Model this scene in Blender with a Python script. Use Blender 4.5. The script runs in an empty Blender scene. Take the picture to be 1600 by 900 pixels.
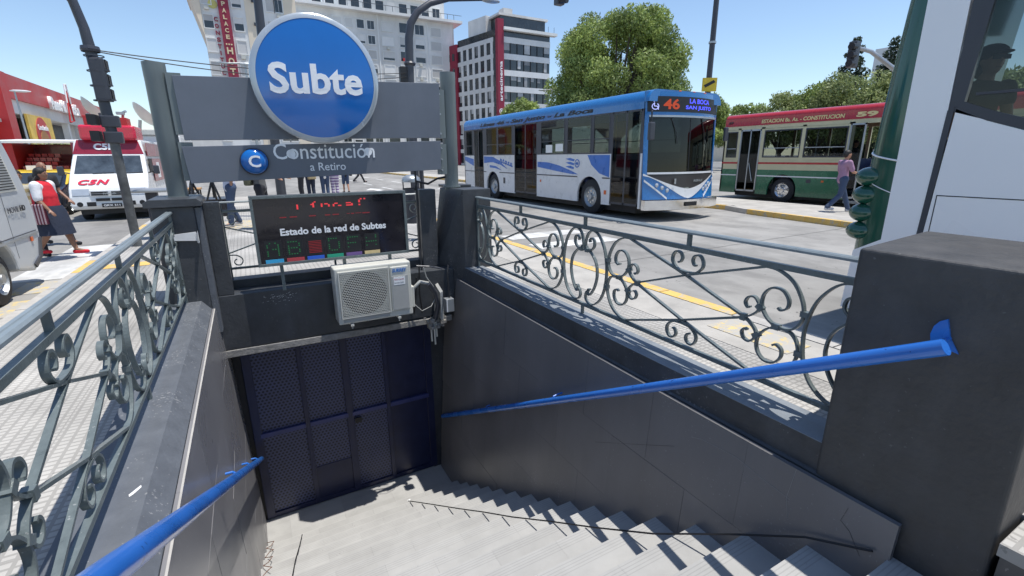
import bpy, bmesh, math, random
from mathutils import Vector, Matrix, noise
R=math.radians; PI=math.pi
random.seed(7)
S=bpy.context.scene; C=bpy.context.collection
# ---------------- camera ----------------
cam=bpy.data.cameras.new('camera'); co=bpy.data.objects.new('camera',cam); C.objects.link(co); S.camera=co
cam.sensor_width=36; cam.lens=36*740/1600; cam.clip_start=.05; cam.clip_end=3000
def cam_axes(pitch=15.5,yaw=28.7,roll=-.4):
    p,y,r=R(pitch),R(yaw),R(roll)
    f0=Vector((math.sin(y),math.cos(y),0)); r0=Vector((math.cos(y),-math.sin(y),0)); u0=Vector((0,0,1))
    f=f0*math.cos(p)-u0*math.sin(p); u=u0*math.cos(p)+f0*math.sin(p)
    return r0*math.cos(r)+u*math.sin(r), u*math.cos(r)-r0*math.sin(r), f
_R,_U,_F=cam_axes()
co.matrix_world=Matrix(((_R.x,_U.x,-_F.x,0),(_R.y,_U.y,-_F.y,0),(_R.z,_U.z,-_F.z,1.6),(0,0,0,1)))
# ---------------- light ----------------
SUN=Vector((.205,-.15,1)).normalized()
w=bpy.data.worlds.new('World'); S.world=w; w.use_nodes=True
nt=w.node_tree; bg=nt.nodes['Background']; sk=nt.nodes.new('ShaderNodeTexSky')
sk.sky_type='NISHITA'; sk.sun_disc=False; sk.sun_elevation=math.asin(SUN.z); sk.sun_rotation=math.atan2(SUN.x,SUN.y)
sk.air_density=1.0; sk.dust_density=.25; sk.ozone_density=2.1; sk.altitude=0
nt.links.new(sk.outputs[0],bg.inputs[0]); bg.inputs[1].default_value=.143
sl=bpy.data.lights.new('sun','SUN'); sl.energy=4.2; sl.angle=R(.5); sl.color=(1,.965,.91)
so=bpy.data.objects.new('sun',sl); C.objects.link(so); so.rotation_euler=SUN.to_track_quat('Z','Y').to_euler(); so.location=(5,-4,30)
S.view_settings.view_transform='Standard'; S.view_settings.look='None'; S.view_settings.exposure=.29; S.view_settings.gamma=1
S.render.engine='CYCLES'
# ---------------- helpers ----------------
def V(*a): return Vector(a)
class MB:
    def __init__(s): s.v=[]; s.f=[]
    def add(s,vs,fs):
        o=len(s.v); s.v+=[tuple(p) for p in vs]; s.f+=[tuple(i+o for i in f) for f in fs]; return s
    def hexa(s,p): return s.add(p,[(0,3,2,1),(4,5,6,7),(0,1,5,4),(1,2,6,5),(2,3,7,6),(3,0,4,7)])
    def box(s,x0,x1,y0,y1,z0,z1):
        return s.hexa([(x0,y0,z0),(x1,y0,z0),(x1,y1,z0),(x0,y1,z0),(x0,y0,z1),(x1,y0,z1),(x1,y1,z1),(x0,y1,z1)])
    def prism(s,poly,ax,a,b):
        n=len(poly)
        f={'x':lambda p,t:(t,p[0],p[1]),'y':lambda p,t:(p[0],t,p[1]),'z':lambda p,t:(p[0],p[1],t)}[ax]
        s.add([f(p,a) for p in poly]+[f(p,b) for p in poly],[tuple(range(n)),tuple(range(2*n-1,n-1,-1))]+[(i,i+n,(i+1)%n+n,(i+1)%n) for i in range(n)]); return s
    def tube(s,pts,r,n=8,cap=True):
        pts=[Vector(p) for p in pts]; m=len(pts); rs=r if isinstance(r,(list,tuple)) else [r]*m
        up=None; vs=[]
        for i,p in enumerate(pts):
            d=(pts[min(i+1,m-1)]-pts[max(i-1,0)]).normalized()
            if up is None: up=d.orthogonal().normalized()
            up=(up-d*up.dot(d)); up=up.normalized() if up.length>1e-6 else d.orthogonal().normalized()
            q=d.cross(up)
            for k in range(n):
                a=2*PI*k/n; vs.append(p+(up*math.cos(a)+q*math.sin(a))*rs[i])
        fs=[(i*n+k,i*n+(k+1)%n,(i+1)*n+(k+1)%n,(i+1)*n+k) for i in range(m-1) for k in range(n)]
        if cap: fs+=[tuple(range(n-1,-1,-1)),tuple((m-1)*n+k for k in range(n))]
        return s.add(vs,fs)
    def sph(s,c,r,n=12,m=8):
        c=Vector(c); r=(r,r,r) if not isinstance(r,(tuple,list)) else r
        vs=[c+V(0,0,-r[2])]
        for j in range(1,m):
            t=PI*j/m
            for k in range(n):
                a=2*PI*k/n; vs.append(c+V(r[0]*math.sin(t)*math.cos(a),r[1]*math.sin(t)*math.sin(a),-r[2]*math.cos(t)))
        vs.append(c+V(0,0,r[2])); L=len(vs)-1
        fs=[(0,1+(k+1)%n,1+k) for k in range(n)]+[(1+j*n+k,1+j*n+(k+1)%n,1+(j+1)*n+(k+1)%n,1+(j+1)*n+k) for j in range(m-2) for k in range(n)]+[(L,L-n+k,L-n+(k+1)%n) for k in range(n)]
        return s.add(vs,fs)
    def lathe(s,c,ax,prof,n=24):     # prof: list of (r, h) along axis ax (unit Vector)
        c=Vector(c); ax=Vector(ax).normalized(); u=ax.orthogonal().normalized(); q=ax.cross(u); vs=[]
        for r,h in prof:
            for k in range(n):
                a=2*PI*k/n; vs.append(c+ax*h+(u*math.cos(a)+q*math.sin(a))*max(r,1e-4))
        m=len(prof)
        return s.add(vs,[(i*n+k,i*n+(k+1)%n,(i+1)*n+(k+1)%n,(i+1)*n+k) for i in range(m-1) for k in range(n)])
    def strip(s,lo,hi,fn,n=16,d=.02):   # front patch: lo(t),hi(t) -> (x,z); fn(x,z,off)->point
        vs=[]
        for off in (0,d):
            for i in range(n+1):
                t=i/n; a=lo(t); b=hi(t); vs+= [fn(a[0],a[1],off),fn(b[0],b[1],off)]
        k=2*(n+1); fs=[]
        for i in range(n):
            fs.append((2*i,2*i+2,2*i+3,2*i+1)); fs.append((k+2*i,k+2*i+1,k+2*i+3,k+2*i+2))
            fs.append((2*i,k+2*i,k+2*i+2,2*i+2)); fs.append((2*i+1,2*i+3,k+2*i+3,k+2*i+1))
        fs.append((0,1,k+1,k)); fs.append((2*n,k+2*n,k+2*n+1,2*n+1))
        return s.add(vs,fs)
    def mesh(s,name,off=(0,0,0)):
        me=bpy.data.meshes.new(name); o=Vector(off)
        me.from_pydata([tuple(Vector(p)-o) for p in s.v] if o.length else s.v,[],s.f); me.update(); return me
    def build(s,name,mat,parent=None,smooth=False,bevel=0,seg=2):
        off=wloc(parent) if parent else V(0,0,0)
        me=s.mesh(name,off); 
        bm=bmesh.new(); bm.from_mesh(me); bmesh.ops.recalc_face_normals(bm,faces=bm.faces); bm.to_mesh(me); bm.free()
        me.materials.append(mat); o=bpy.data.objects.new(name,me); C.objects.link(o)
        if parent: o.parent=parent
        if smooth:
            for p in me.polygons: p.use_smooth=True
            try: me.set_sharp_from_angle(angle=R(40))
            except Exception: pass
        if bevel:
            b=o.modifiers.new('bevel','BEVEL'); b.width=bevel; b.segments=seg; b.limit_method='ANGLE'; b.angle_limit=R(40)
            try: b.harden_normals=False
            except Exception: pass
        return o
def wloc(o):
    v=V(0,0,0)
    while o: v+=o.location; o=o.parent
    return v
def tag(o,label=None,cat=None,group=None,kind=None):
    for k,v in (('label',label),('category',cat),('group',group),('kind',kind)):
        if v: o[k]=v
    return o
def thing(name,label,cat,loc=(0,0,0),group=None):
    o=bpy.data.objects.new(name,None); o.empty_display_size=.2; C.objects.link(o); o.location=loc; return tag(o,label,cat,group)
def place(name,me,parent,loc=(0,0,0),sc=(1,1,1)):
    o=bpy.data.objects.new(name,me); C.objects.link(o); o.parent=parent; o.location=Vector(loc); o.scale=sc; return o
def copytree(o,parent=None):
    c=o.copy(); C.objects.link(c); c.parent=parent
    for ch in list(o.children): copytree(ch,c)
    return c
def box(name,mat,parent,*b,bevel=0): return MB().box(*b).build(name,mat,parent,bevel=bevel)
# ---------------- materials ----------------
def pm(name,col,rough=.6,metal=0,var=.12,scale=3,bump=0,bscale=60,spec=.5,coat=0,objrand=0,detail=6,stretch=None):
    m=bpy.data.materials.new(name); m.use_nodes=True; n=m.node_tree.nodes; l=m.node_tree.links; b=n['Principled BSDF']
    b.inputs['Roughness'].default_value=rough; b.inputs['Metallic'].default_value=metal; b.inputs['Specular IOR Level'].default_value=spec
    if coat: b.inputs['Coat Weight'].default_value=coat; b.inputs['Coat Roughness'].default_value=.08
    g=n.new('ShaderNodeNewGeometry'); src=g.outputs['Position']
    if stretch:
        mp=n.new('ShaderNodeMapping'); mp.inputs['Scale'].default_value=stretch; l.new(src,mp.inputs[0]); src=mp.outputs[0]
    t=n.new('ShaderNodeTexNoise'); t.inputs['Scale'].default_value=scale; t.inputs['Detail'].default_value=detail; t.inputs['Roughness'].default_value=.65
    l.new(src,t.inputs['Vector'])
    r=n.new('ShaderNodeMapRange'); r.inputs[1].default_value=.3; r.inputs[2].default_value=.7; r.inputs[3].default_value=1-var; r.inputs[4].default_value=1+var
    l.new(t.outputs[0],r.inputs[0]); val=r.outputs[0]
    if objrand:
        oi=n.new('ShaderNodeObjectInfo'); r2=n.new('ShaderNodeMapRange'); r2.inputs[3].default_value=1-objrand; r2.inputs[4].default_value=1+objrand
        l.new(oi.outputs['Random'],r2.inputs[0]); mm=n.new('ShaderNodeMath'); mm.operation='MULTIPLY'; l.new(val,mm.inputs[0]); l.new(r2.outputs[0],mm.inputs[1]); val=mm.outputs[0]
    x=n.new('ShaderNodeVectorMath'); x.operation='SCALE'; x.inputs[0].default_value=col[:3]; l.new(val,x.inputs['Scale']); l.new(x.outputs[0],b.inputs['Base Color'])
    r3=n.new('ShaderNodeMapRange'); r3.inputs[1].default_value=.3; r3.inputs[2].default_value=.7; r3.inputs[3].default_value=max(.02,rough-.08); r3.inputs[4].default_value=min(1,rough+.1)
    l.new(t.outputs[0],r3.inputs[0]); l.new(r3.outputs[0],b.inputs['Roughness'])
    if bump:
        t2=n.new('ShaderNodeTexNoise'); t2.inputs['Scale'].default_value=bscale; t2.inputs['Detail'].default_value=5; l.new(g.outputs['Position'],t2.inputs['Vector'])
        bp=n.new('ShaderNodeBump'); bp.inputs['Strength'].default_value=bump; bp.inputs['Distance'].default_value=.01; l.new(t2.outputs[0],bp.inputs['Height']); l.new(bp.outputs[0],b.inputs['Normal'])
    m['col']=1; return m
def emit(name,col,s):
    m=bpy.data.materials.new(name); m.use_nodes=True; b=m.node_tree.nodes['Principled BSDF']; b.inputs['Base Color'].default_value=(*[c*.3 for c in col],1); b.inputs['Emission Color'].default_value=(*col,1); b.inputs['Emission Strength'].default_value=s; return m
def glass(name,tint=(.5,.55,.55),mixf=.12,rough=.02):
    m=bpy.data.materials.new(name); m.use_nodes=True; n=m.node_tree.nodes; l=m.node_tree.links; n.clear()
    o=n.new('ShaderNodeOutputMaterial'); t=n.new('ShaderNodeBsdfTransparent'); t.inputs[0].default_value=(*tint,1); g=n.new('ShaderNodeBsdfGlossy'); g.inputs['Roughness'].default_value=rough
    f=n.new('ShaderNodeFresnel'); f.inputs[0].default_value=1.35; a=n.new('ShaderNodeMath'); a.operation='ADD'; a.inputs[1].default_value=mixf; a.use_clamp=True; l.new(f.outputs[0],a.inputs[0]); gg=n.new('ShaderNodeNewGeometry'); iv=n.new('ShaderNodeMath'); iv.operation='SUBTRACT'; iv.inputs[0].default_value=1; l.new(gg.outputs['Backfacing'],iv.inputs[1]); a2=n.new('ShaderNodeMath'); a2.operation='MULTIPLY'; l.new(a.outputs[0],a2.inputs[0]); l.new(iv.outputs[0],a2.inputs[1]); a=a2
    mx=n.new('ShaderNodeMixShader'); l.new(a.outputs[0],mx.inputs[0]); l.new(t.outputs[0],mx.inputs[1]); l.new(g.outputs[0],mx.inputs[2]); l.new(mx.outputs[0],o.inputs[0]); return m
def nodes(m): return m.node_tree.nodes,m.node_tree.links,m.node_tree.nodes['Principled BSDF']
K={}
K['paint_dark']=pm('dark_grey_paint',(.050,.054,.060),.42,var=.22,scale=5,bump=.35,bscale=25)
K['paint_pillar']=pm('charcoal_paint',(.052,.051,.051),.55,var=.2,scale=6,bump=.45,bscale=30)
K['coping']=pm('grey_coping_paint',(.112,.122,.138),.5,var=.12,scale=7,bump=.3,bscale=30)
K['concrete']=pm('bare_concrete',(.26,.25,.235),.85,var=.3,scale=14,bump=.6,bscale=40)
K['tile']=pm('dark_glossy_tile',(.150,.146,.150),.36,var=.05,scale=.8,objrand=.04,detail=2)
K['tilel']=pm('glossy_tile_sky_sheen',(.215,.21,.215),.30,var=.05,scale=.8,objrand=.06,detail=2)  # left wall copy of the tile, grazing sky reflection painted in as lighter colour
K['copingr']=pm('lit_coping_paint',(.20,.22,.24),.5,var=.12,scale=7,bump=.3,bscale=30)  # right wall copy of the coping, its brighter light painted into the base colour
K['grout']=pm('grout',(.13,.13,.13),.8)
K['rail']=pm('grey_iron_paint',(.125,.150,.150),.34,var=.18,scale=14,bump=.2,bscale=50)
K['railtop']=pm('rail_top_paint',(.20,.235,.25),.34,var=.12,scale=10)
K['blue_rail']=pm('blue_gloss_paint',(.024,.150,.53),.26,var=.04,scale=3,coat=.4,detail=2)
K['post']=pm('post_grey_paint',(.155,.18,.178),.36,var=.1,scale=3,stretch=(4,4,.4))
K['board']=pm('board_grey_paint',(.135,.150,.178),.42,var=.06,scale=4)
K['gate']=pm('navy_gate_paint',(.017,.022,.065),.36,var=.2,scale=5)
K['white']=pm('white_paint',(.80,.80,.79),.4,var=.03)
K['letter']=pm('white_letter',(.85,.85,.85),.4,var=.02)
K['black']=pm('black',(.012,.012,.014),.5)
K['rubber']=pm('rubber',(.022,.022,.024),.75,var=.2,scale=10)
K['chrome']=pm('chrome',(.75,.76,.78),.14,metal=1,var=.05)
K['steel']=pm('galvanised',(.42,.44,.45),.4,metal=.7,var=.15)
K['bluedisc']=pm('blue_acrylic',(.006,.135,.46),.13,var=.05,scale=1.5,coat=.6)
K['ring']=pm('disc_rim',(.46,.50,.53),.2,metal=.3,var=.06)
K['ac']=pm('ac_cream',(.58,.57,.51),.42,var=.05)
K['acgrey']=pm('ac_grey',(.38,.38,.36),.4,var=.1)
K['aluw']=pm('kerb_concrete',(.42,.40,.37),.85,var=.15,scale=5,bump=.3)
K['yellow']=None
def worn(name,c1,c2,th=.5,sc=6):
    m=pm(name,c1,.75,var=.1,scale=4,bump=.2); n,l,b=nodes(m); old=b.inputs['Base Color'].links[0].from_socket; g=n.new('ShaderNodeNewGeometry'); t=n.new('ShaderNodeTexNoise'); t.inputs['Scale'].default_value=sc; t.inputs['Detail'].default_value=9; t.inputs['Roughness'].default_value=.7; l.new(g.outputs['Position'],t.inputs['Vector'])
    r=n.new('ShaderNodeMapRange'); r.inputs[1].default_value=th-.04; r.inputs[2].default_value=th+.05; l.new(t.outputs[0],r.inputs[0]); mx=n.new('ShaderNodeMix'); mx.data_type='RGBA'; l.new(r.outputs[0],mx.inputs[0]); l.new(old,mx.inputs[6]); mx.inputs[7].default_value=(*c2,1); l.new(mx.outputs[2],b.inputs['Base Color']); return m
def nodes(m): return m.node_tree.nodes,m.node_tree.links,m.node_tree.nodes['Principled BSDF']
K['yellow']=worn('worn_yellow_paint',(.66,.43,.12),(.44,.40,.32),.55)
K['fyellow']=worn('faded_yellow_paint',(.60,.46,.20),(.42,.40,.36),.46,9)
K['rwhite']=pm('road_white_paint',(.66,.65,.62),.7,var=.2,scale=6)
K['busblue']=pm('bus_blue',(.012,.155,.43),.25,var=.05,coat=.5)
K['buswhite']=pm('bus_white',(.70,.70,.70),.3,var=.06,coat=.4)
K['busgreen']=pm('bus_green',(.018,.135,.065),.25,var=.08,coat=.5)
K['busdgreen']=pm('bus_dark_green',(.008,.075,.048),.18,var=.05,coat=.6)
K['busred']=pm('bus_red',(.40,.015,.02),.28,var=.06,coat=.5)
K['cream']=pm('bus_cream',(.55,.51,.33),.4,var=.05)
K['busgrey']=pm('bus_dark_grey',(.045,.048,.06),.4,var=.1)
K['brown']=pm('grille_dark',(.04,.034,.032),.4)
K['inner']=pm('cabin_inner',(.20,.20,.20),.7)
K['seat']=pm('bus_seat',(.04,.06,.16),.7)
K['glass']=glass('bus_glass',(.48,.52,.53),.02)
K['dglass']=glass('dark_glass',(.16,.18,.185),.02)
K['nglass']=glass('near_glass',(.55,.6,.6),.02)
K['bglass']=pm('building_glass',(.03,.035,.04),.12,var=.4,scale=.6,spec=.8)
K['silver']=pm('silver_paint',(.50,.52,.53),.34,metal=.0,var=.015,coat=.3,scale=.7,detail=1)
K['red']=pm('red_paint',(.46,.022,.024),.4,var=.12,scale=.5)
K['vanred']=pm('van_red',(.62,.020,.055),.25,coat=.5)
K['vandred']=pm('van_dark_red',(.26,.012,.03),.3,coat=.5)
K['skin']=pm('skin',(.42,.22,.14),.5,var=.08,scale=20)
K['skind']=pm('skin_tan',(.26,.13,.08),.5,var=.08,scale=20)
K['hair']=pm('dark_hair',(.012,.009,.008),.5,var=.3,scale=60,bump=.5,bscale=200)
K['lamp']=pm('headlamp_lens',(.55,.58,.6),.08,metal=.4)
K['orange']=pm('orange_reflector',(.7,.13,.02),.3)
K['taillens']=pm('tail_lens_green',(.010,.085,.055),.2,coat=.6)
def cloth(name,col,var=.15): return pm(name,col,.85,var=var,scale=8,bump=.5,bscale=30)
def tiles_pavement():
    m=pm('pavement_tiles',(.46,.442,.41),.8,var=.13,scale=1.3,bump=0); n,l,b=nodes(m)
    g=n.new('ShaderNodeNewGeometry'); sp=n.new('ShaderNodeSeparateXYZ'); l.new(g.outputs['Position'],sp.inputs[0])
    def groove(out,per,wd):
        a=n.new('ShaderNodeMath'); a.operation='DIVIDE'; a.inputs[1].default_value=per; l.new(out,a.inputs[0])
        f=n.new('ShaderNodeMath'); f.operation='FRACT'; l.new(a.outputs[0],f.inputs[0])
        c=n.new('ShaderNodeMath'); c.operation='GREATER_THAN'; c.inputs[1].default_value=wd; l.new(f.outputs[0],c.inputs[0]); return c.outputs[0]
    def mul(a,c):
        x=n.new('ShaderNodeMath'); x.operation='MULTIPLY'; l.new(a,x.inputs[0]); l.new(c,x.inputs[1]); return x.outputs[0]
    small=mul(groove(sp.outputs[0],.062,.28),groove(sp.outputs[1],.045,.3)); big=mul(groove(sp.outputs[0],.40,.02),groove(sp.outputs[1],.40,.02))
    mk=mul(small,big)
    old=b.inputs['Base Color'].links[0].from_socket; mx=n.new('ShaderNodeMix'); mx.data_type='RGBA'; mx.blend_type='MULTIPLY'; mx.inputs[0].default_value=1
    rr=n.new('ShaderNodeMapRange'); rr.inputs[3].default_value=.70; rr.inputs[4].default_value=1; l.new(mk,rr.inputs[0]); cc=n.new('ShaderNodeCombineXYZ')
    for i in range(3): l.new(rr.outputs[0],cc.inputs[i])
    l.new(old,mx.inputs[6]); l.new(cc.outputs[0],mx.inputs[7])
    # stains
    t=n.new('ShaderNodeTexNoise'); t.inputs['Scale'].default_value=.8; t.inputs['Detail'].default_value=8; l.new(g.outputs['Position'],t.inputs['Vector'])
    r2=n.new('ShaderNodeMapRange'); r2.inputs[1].default_value=.35; r2.inputs[2].default_value=.6; r2.inputs[3].default_value=.72; r2.inputs[4].default_value=1.05; l.new(t.outputs[0],r2.inputs[0])
    v=n.new('ShaderNodeVectorMath'); v.operation='SCALE'; l.new(mx.outputs[2],v.inputs[0]); l.new(r2.outputs[0],v.inputs['Scale']); l.new(v.outputs[0],b.inputs['Base Color'])
    bp=n.new('ShaderNodeBump'); bp.inputs['Strength'].default_value=.6; bp.inputs['Distance'].default_value=.004; l.new(mk,bp.inputs['Height']); l.new(bp.outputs[0],b.inputs['Normal'])
    return m
K['pave']=tiles_pavement()
K['smoothpave']=pm('smooth_pavement',(.40,.38,.345),.85,var=.22,scale=1.6,bump=.3)
def stain(m,sc=.35,lo=.72,hi=1.08,a=.38,bb=.62,stretch=(1,.25,1)):
    n,l,b=nodes(m); old=b.inputs['Base Color'].links[0].from_socket; g=n.new('ShaderNodeNewGeometry'); mp=n.new('ShaderNodeMapping'); mp.inputs['Scale'].default_value=stretch
    l.new(g.outputs['Position'],mp.inputs[0]); t=n.new('ShaderNodeTexNoise'); t.inputs['Scale'].default_value=sc; t.inputs['Detail'].default_value=10; t.inputs['Roughness'].default_value=.6; l.new(mp.outputs[0],t.inputs['Vector'])
    r2=n.new('ShaderNodeMapRange'); r2.inputs[1].default_value=a; r2.inputs[2].default_value=bb; r2.inputs[3].default_value=lo; r2.inputs[4].default_value=hi; l.new(t.outputs[0],r2.inputs[0])
    v=n.new('ShaderNodeVectorMath'); v.operation='SCALE'; l.new(old,v.inputs[0]); l.new(r2.outputs[0],v.inputs['Scale']); l.new(v.outputs[0],b.inputs['Base Color']); return m
K['road']=stain(stain(pm('road_concrete',(.300,.288,.268),.85,var=.10,scale=2.5,bump=.35,bscale=50)),sc=1.6,lo=.84,hi=1.05,a=.40,bb=.55,stretch=(1,.6,1))
K['asphalt']=stain(pm('asphalt',(.20,.195,.185),.9,var=.12,scale=2,bump=.3))
def chips(m,col,th=.68,sc=40,amt=1,big=2.2):
    n,l,b=nodes(m); old=b.inputs['Base Color'].links[0].from_socket; g=n.new('ShaderNodeNewGeometry')
    t=n.new('ShaderNodeTexNoise'); t.inputs['Scale'].default_value=sc; t.inputs['Detail'].default_value=4; l.new(g.outputs['Position'],t.inputs['Vector'])
    t2=n.new('ShaderNodeTexNoise'); t2.inputs['Scale'].default_value=big; t2.inputs['Detail'].default_value=3; l.new(g.outputs['Position'],t2.inputs['Vector'])
    ad=n.new('ShaderNodeMath'); ad.operation='MULTIPLY_ADD'; ad.inputs[1].default_value=.45; l.new(t2.outputs[0],ad.inputs[0]); l.new(t.outputs[0],ad.inputs[2])
    r=n.new('ShaderNodeMapRange'); r.inputs[1].default_value=th+.225; r.inputs[2].default_value=th+.245; r.inputs[4].default_value=amt; l.new(ad.outputs[0],r.inputs[0])
    mx=n.new('ShaderNodeMix'); mx.data_type='RGBA'; l.new(r.outputs[0],mx.inputs[0]); l.new(old,mx.inputs[6]); mx.inputs[7].default_value=(*col,1); l.new(mx.outputs[2],b.inputs['Base Color']); return m
for k_,c_,th_,sc_ in (('paint_dark',(.16,.16,.16),.70,45),('paint_pillar',(.11,.11,.11),.73,38),('coping',(.30,.30,.30),.67,50),('tile',(.24,.24,.25),.70,60),('tilel',(.32,.32,.33),.70,60),('rail',(.35,.36,.35),.70,60),('blue_rail',(.01,.03,.14),.70,30),('post',(.30,.30,.28),.72,60),('road',(.10,.095,.09),.70,14),('pave',(.18,.17,.16),.70,22)):
    if k_ in K: chips(K[k_],c_,th_,sc_,.7)
for k_ in ('paint_dark','paint_pillar'): stain(K[k_],sc=2.2,lo=.78,hi=1.18,a=.35,bb=.65,stretch=(1,1,.22))
stain(K['board'],sc=1.5,lo=.93,hi=1.05,stretch=(1,1,.2)); stain(K['tile'],sc=1.1,lo=.88,hi=1.1,stretch=(1,1,.35))
K['xwalk']=stain(pm('crosswalk_paint',(.62,.61,.58),.8,var=.15,scale=3),sc=2,lo=.7,hi=1.05)
def tread_mat():
    m=pm('stair_granite',(.375,.37,.355),.7,var=.10,scale=2.5,bump=.15,objrand=.045); n,l,b=nodes(m)
    g=n.new('ShaderNodeNewGeometry'); sp=n.new('ShaderNodeSeparateXYZ'); l.new(g.outputs['Position'],sp.inputs[0])
    # fine anti-slip grooves near each nosing: y relative to nosing in last 10 cm
    a=n.new('ShaderNodeMath'); a.operation='SUBTRACT'; a.inputs[1].default_value=.79-.36*10; l.new(sp.outputs[1],a.inputs[0])
    d=n.new('ShaderNodeMath'); d.operation='DIVIDE'; d.inputs[1].default_value=.36; l.new(a.outputs[0],d.inputs[0]); f=n.new('ShaderNodeMath'); f.operation='FRACT'; l.new(d.outputs[0],f.inputs[0])
    z=n.new('ShaderNodeMath'); z.operation='GREATER_THAN'; z.inputs[1].default_value=.70; l.new(f.outputs[0],z.inputs[0])
    z2=n.new('ShaderNodeMath'); z2.operation='LESS_THAN'; z2.inputs[1].default_value=.96; l.new(f.outputs[0],z2.inputs[0])
    q=n.new('ShaderNodeMath'); q.operation='MULTIPLY'; q.inputs[1].default_value=15; l.new(f.outputs[0],q.inputs[0]); q2=n.new('ShaderNodeMath'); q2.operation='FRACT'; l.new(q.outputs[0],q2.inputs[0])
    q3=n.new('ShaderNodeMath'); q3.operation='LESS_THAN'; q3.inputs[1].default_value=.28; l.new(q2.outputs[0],q3.inputs[0])
    m1=n.new('ShaderNodeMath'); m1.operation='MULTIPLY'; l.new(z.outputs[0],m1.inputs[0]); l.new(z2.outputs[0],m1.inputs[1]); m2=n.new('ShaderNodeMath'); m2.operation='MULTIPLY'; l.new(m1.outputs[0],m2.inputs[0]); l.new(q3.outputs[0],m2.inputs[1])
    r=n.new('ShaderNodeMapRange'); r.inputs[3].default_value=1; r.inputs[4].default_value=.84; l.new(m2.outputs[0],r.inputs[0])
    old=b.inputs['Base Color'].links[0].from_socket; v=n.new('ShaderNodeVectorMath'); v.operation='SCALE'; l.new(old,v.inputs[0]); l.new(r.outputs[0],v.inputs['Scale']); l.new(v.outputs[0],b.inputs['Base Color'])
    return chips(stain(m,sc=1.1,lo=.93,hi=1.03,a=.3,bb=.7,stretch=(1,1,1)),(.24,.23,.22),.74,35,.6)
K['tread']=tread_mat()
def perforated():
    m=pm('perforated_navy',(.068,.08,.165),.4,var=.15,scale=5); n,l,b=nodes(m); g=n.new('ShaderNodeNewGeometry'); sp=n.new('ShaderNodeSeparateXYZ'); l.new(g.outputs['Position'],sp.inputs[0])
    def M_(op,a,c):
        x=n.new('ShaderNodeMath'); x.operation=op
        for i,q in enumerate((a,c)):
            if isinstance(q,(int,float)): x.inputs[i].default_value=q
            elif q is not None: l.new(q,x.inputs[i])
        return x.outputs[0]
    P=.052
    def dots(ox,oz):
        a=M_('SUBTRACT',M_('FRACT',M_('ADD',M_('DIVIDE',sp.outputs[0],P),ox),None),.5); c=M_('SUBTRACT',M_('FRACT',M_('ADD',M_('DIVIDE',sp.outputs[2],P*1.732),oz),None),.5)
        c=M_('MULTIPLY',c,1.732); return M_('LESS_THAN',M_('ADD',M_('MULTIPLY',a,a),M_('MULTIPLY',c,c)),.095)
    k=M_('MAXIMUM',dots(0,0),dots(.5,.5)); old=b.inputs['Base Color'].links[0].from_socket
    r=M_('SUBTRACT',1,M_('MULTIPLY',k,.93)); v=n.new('ShaderNodeVectorMath'); v.operation='SCALE'; l.new(old,v.inputs[0]); l.new(r,v.inputs['Scale']); l.new(v.outputs[0],b.inputs['Base Color']); return m
K['perf']=perforated(); K['gatebar']=pm('navy_bar_paint',(.045,.055,.17),.32,var=.2,scale=5)
def leafmat(name,c1,c2,scale=.5):
    m=bpy.data.materials.new(name); m.use_nodes=True; n,l,b=nodes(m); b.inputs['Roughness'].default_value=.6
    g=n.new('ShaderNodeNewGeometry'); t=n.new('ShaderNodeTexNoise'); t.inputs['Scale'].default_value=scale; t.inputs['Detail'].default_value=4; l.new(g.outputs['Position'],t.inputs['Vector'])
    rp=n.new('ShaderNodeValToRGB'); rp.color_ramp.elements[0].position=.35; rp.color_ramp.elements[1].position=.68; rp.color_ramp.elements[0].color=(*c1,1); rp.color_ramp.elements[1].color=(*c2,1); l.new(t.outputs[0],rp.inputs[0])
    mx=n.new('ShaderNodeMix'); mx.data_type='RGBA'; mx.blend_type='MULTIPLY'; mx.inputs[0].default_value=1
    t2=n.new('ShaderNodeMapRange'); t2.inputs[3].default_value=.65; t2.inputs[4].default_value=1.35; l.new(g.outputs['Random Per Island'],t2.inputs[0]); cc=n.new('ShaderNodeCombineXYZ')
    for i in range(3): l.new(t2.outputs[0],cc.inputs[i])
    l.new(rp.outputs[0],mx.inputs[6]); l.new(cc.outputs[0],mx.inputs[7]); l.new(mx.outputs[2],b.inputs['Base Color'])
    tr=n.new('ShaderNodeBsdfTranslucent'); l.new(mx.outputs[2],tr.inputs[0]); ms=n.new('ShaderNodeMixShader'); ms.inputs[0].default_value=.35; o=n['Material Output']; l.new(b.outputs[0],ms.inputs[1]); l.new(tr.outputs[0],ms.inputs[2]); l.new(ms.outputs[0],o.inputs[0]); return m
K['leaf']=leafmat('willow_leaves',(.16,.215,.06),(.38,.47,.14),.35)
K['leaf2']=leafmat('olive_leaves',(.17,.21,.075),(.36,.41,.17),.4)
K['leaf3']=leafmat('conifer_leaves',(.03,.05,.028),(.07,.10,.05),.4)
K['bark']=pm('bark',(.09,.07,.055),.9,var=.3,scale=6,bump=.6)
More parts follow.
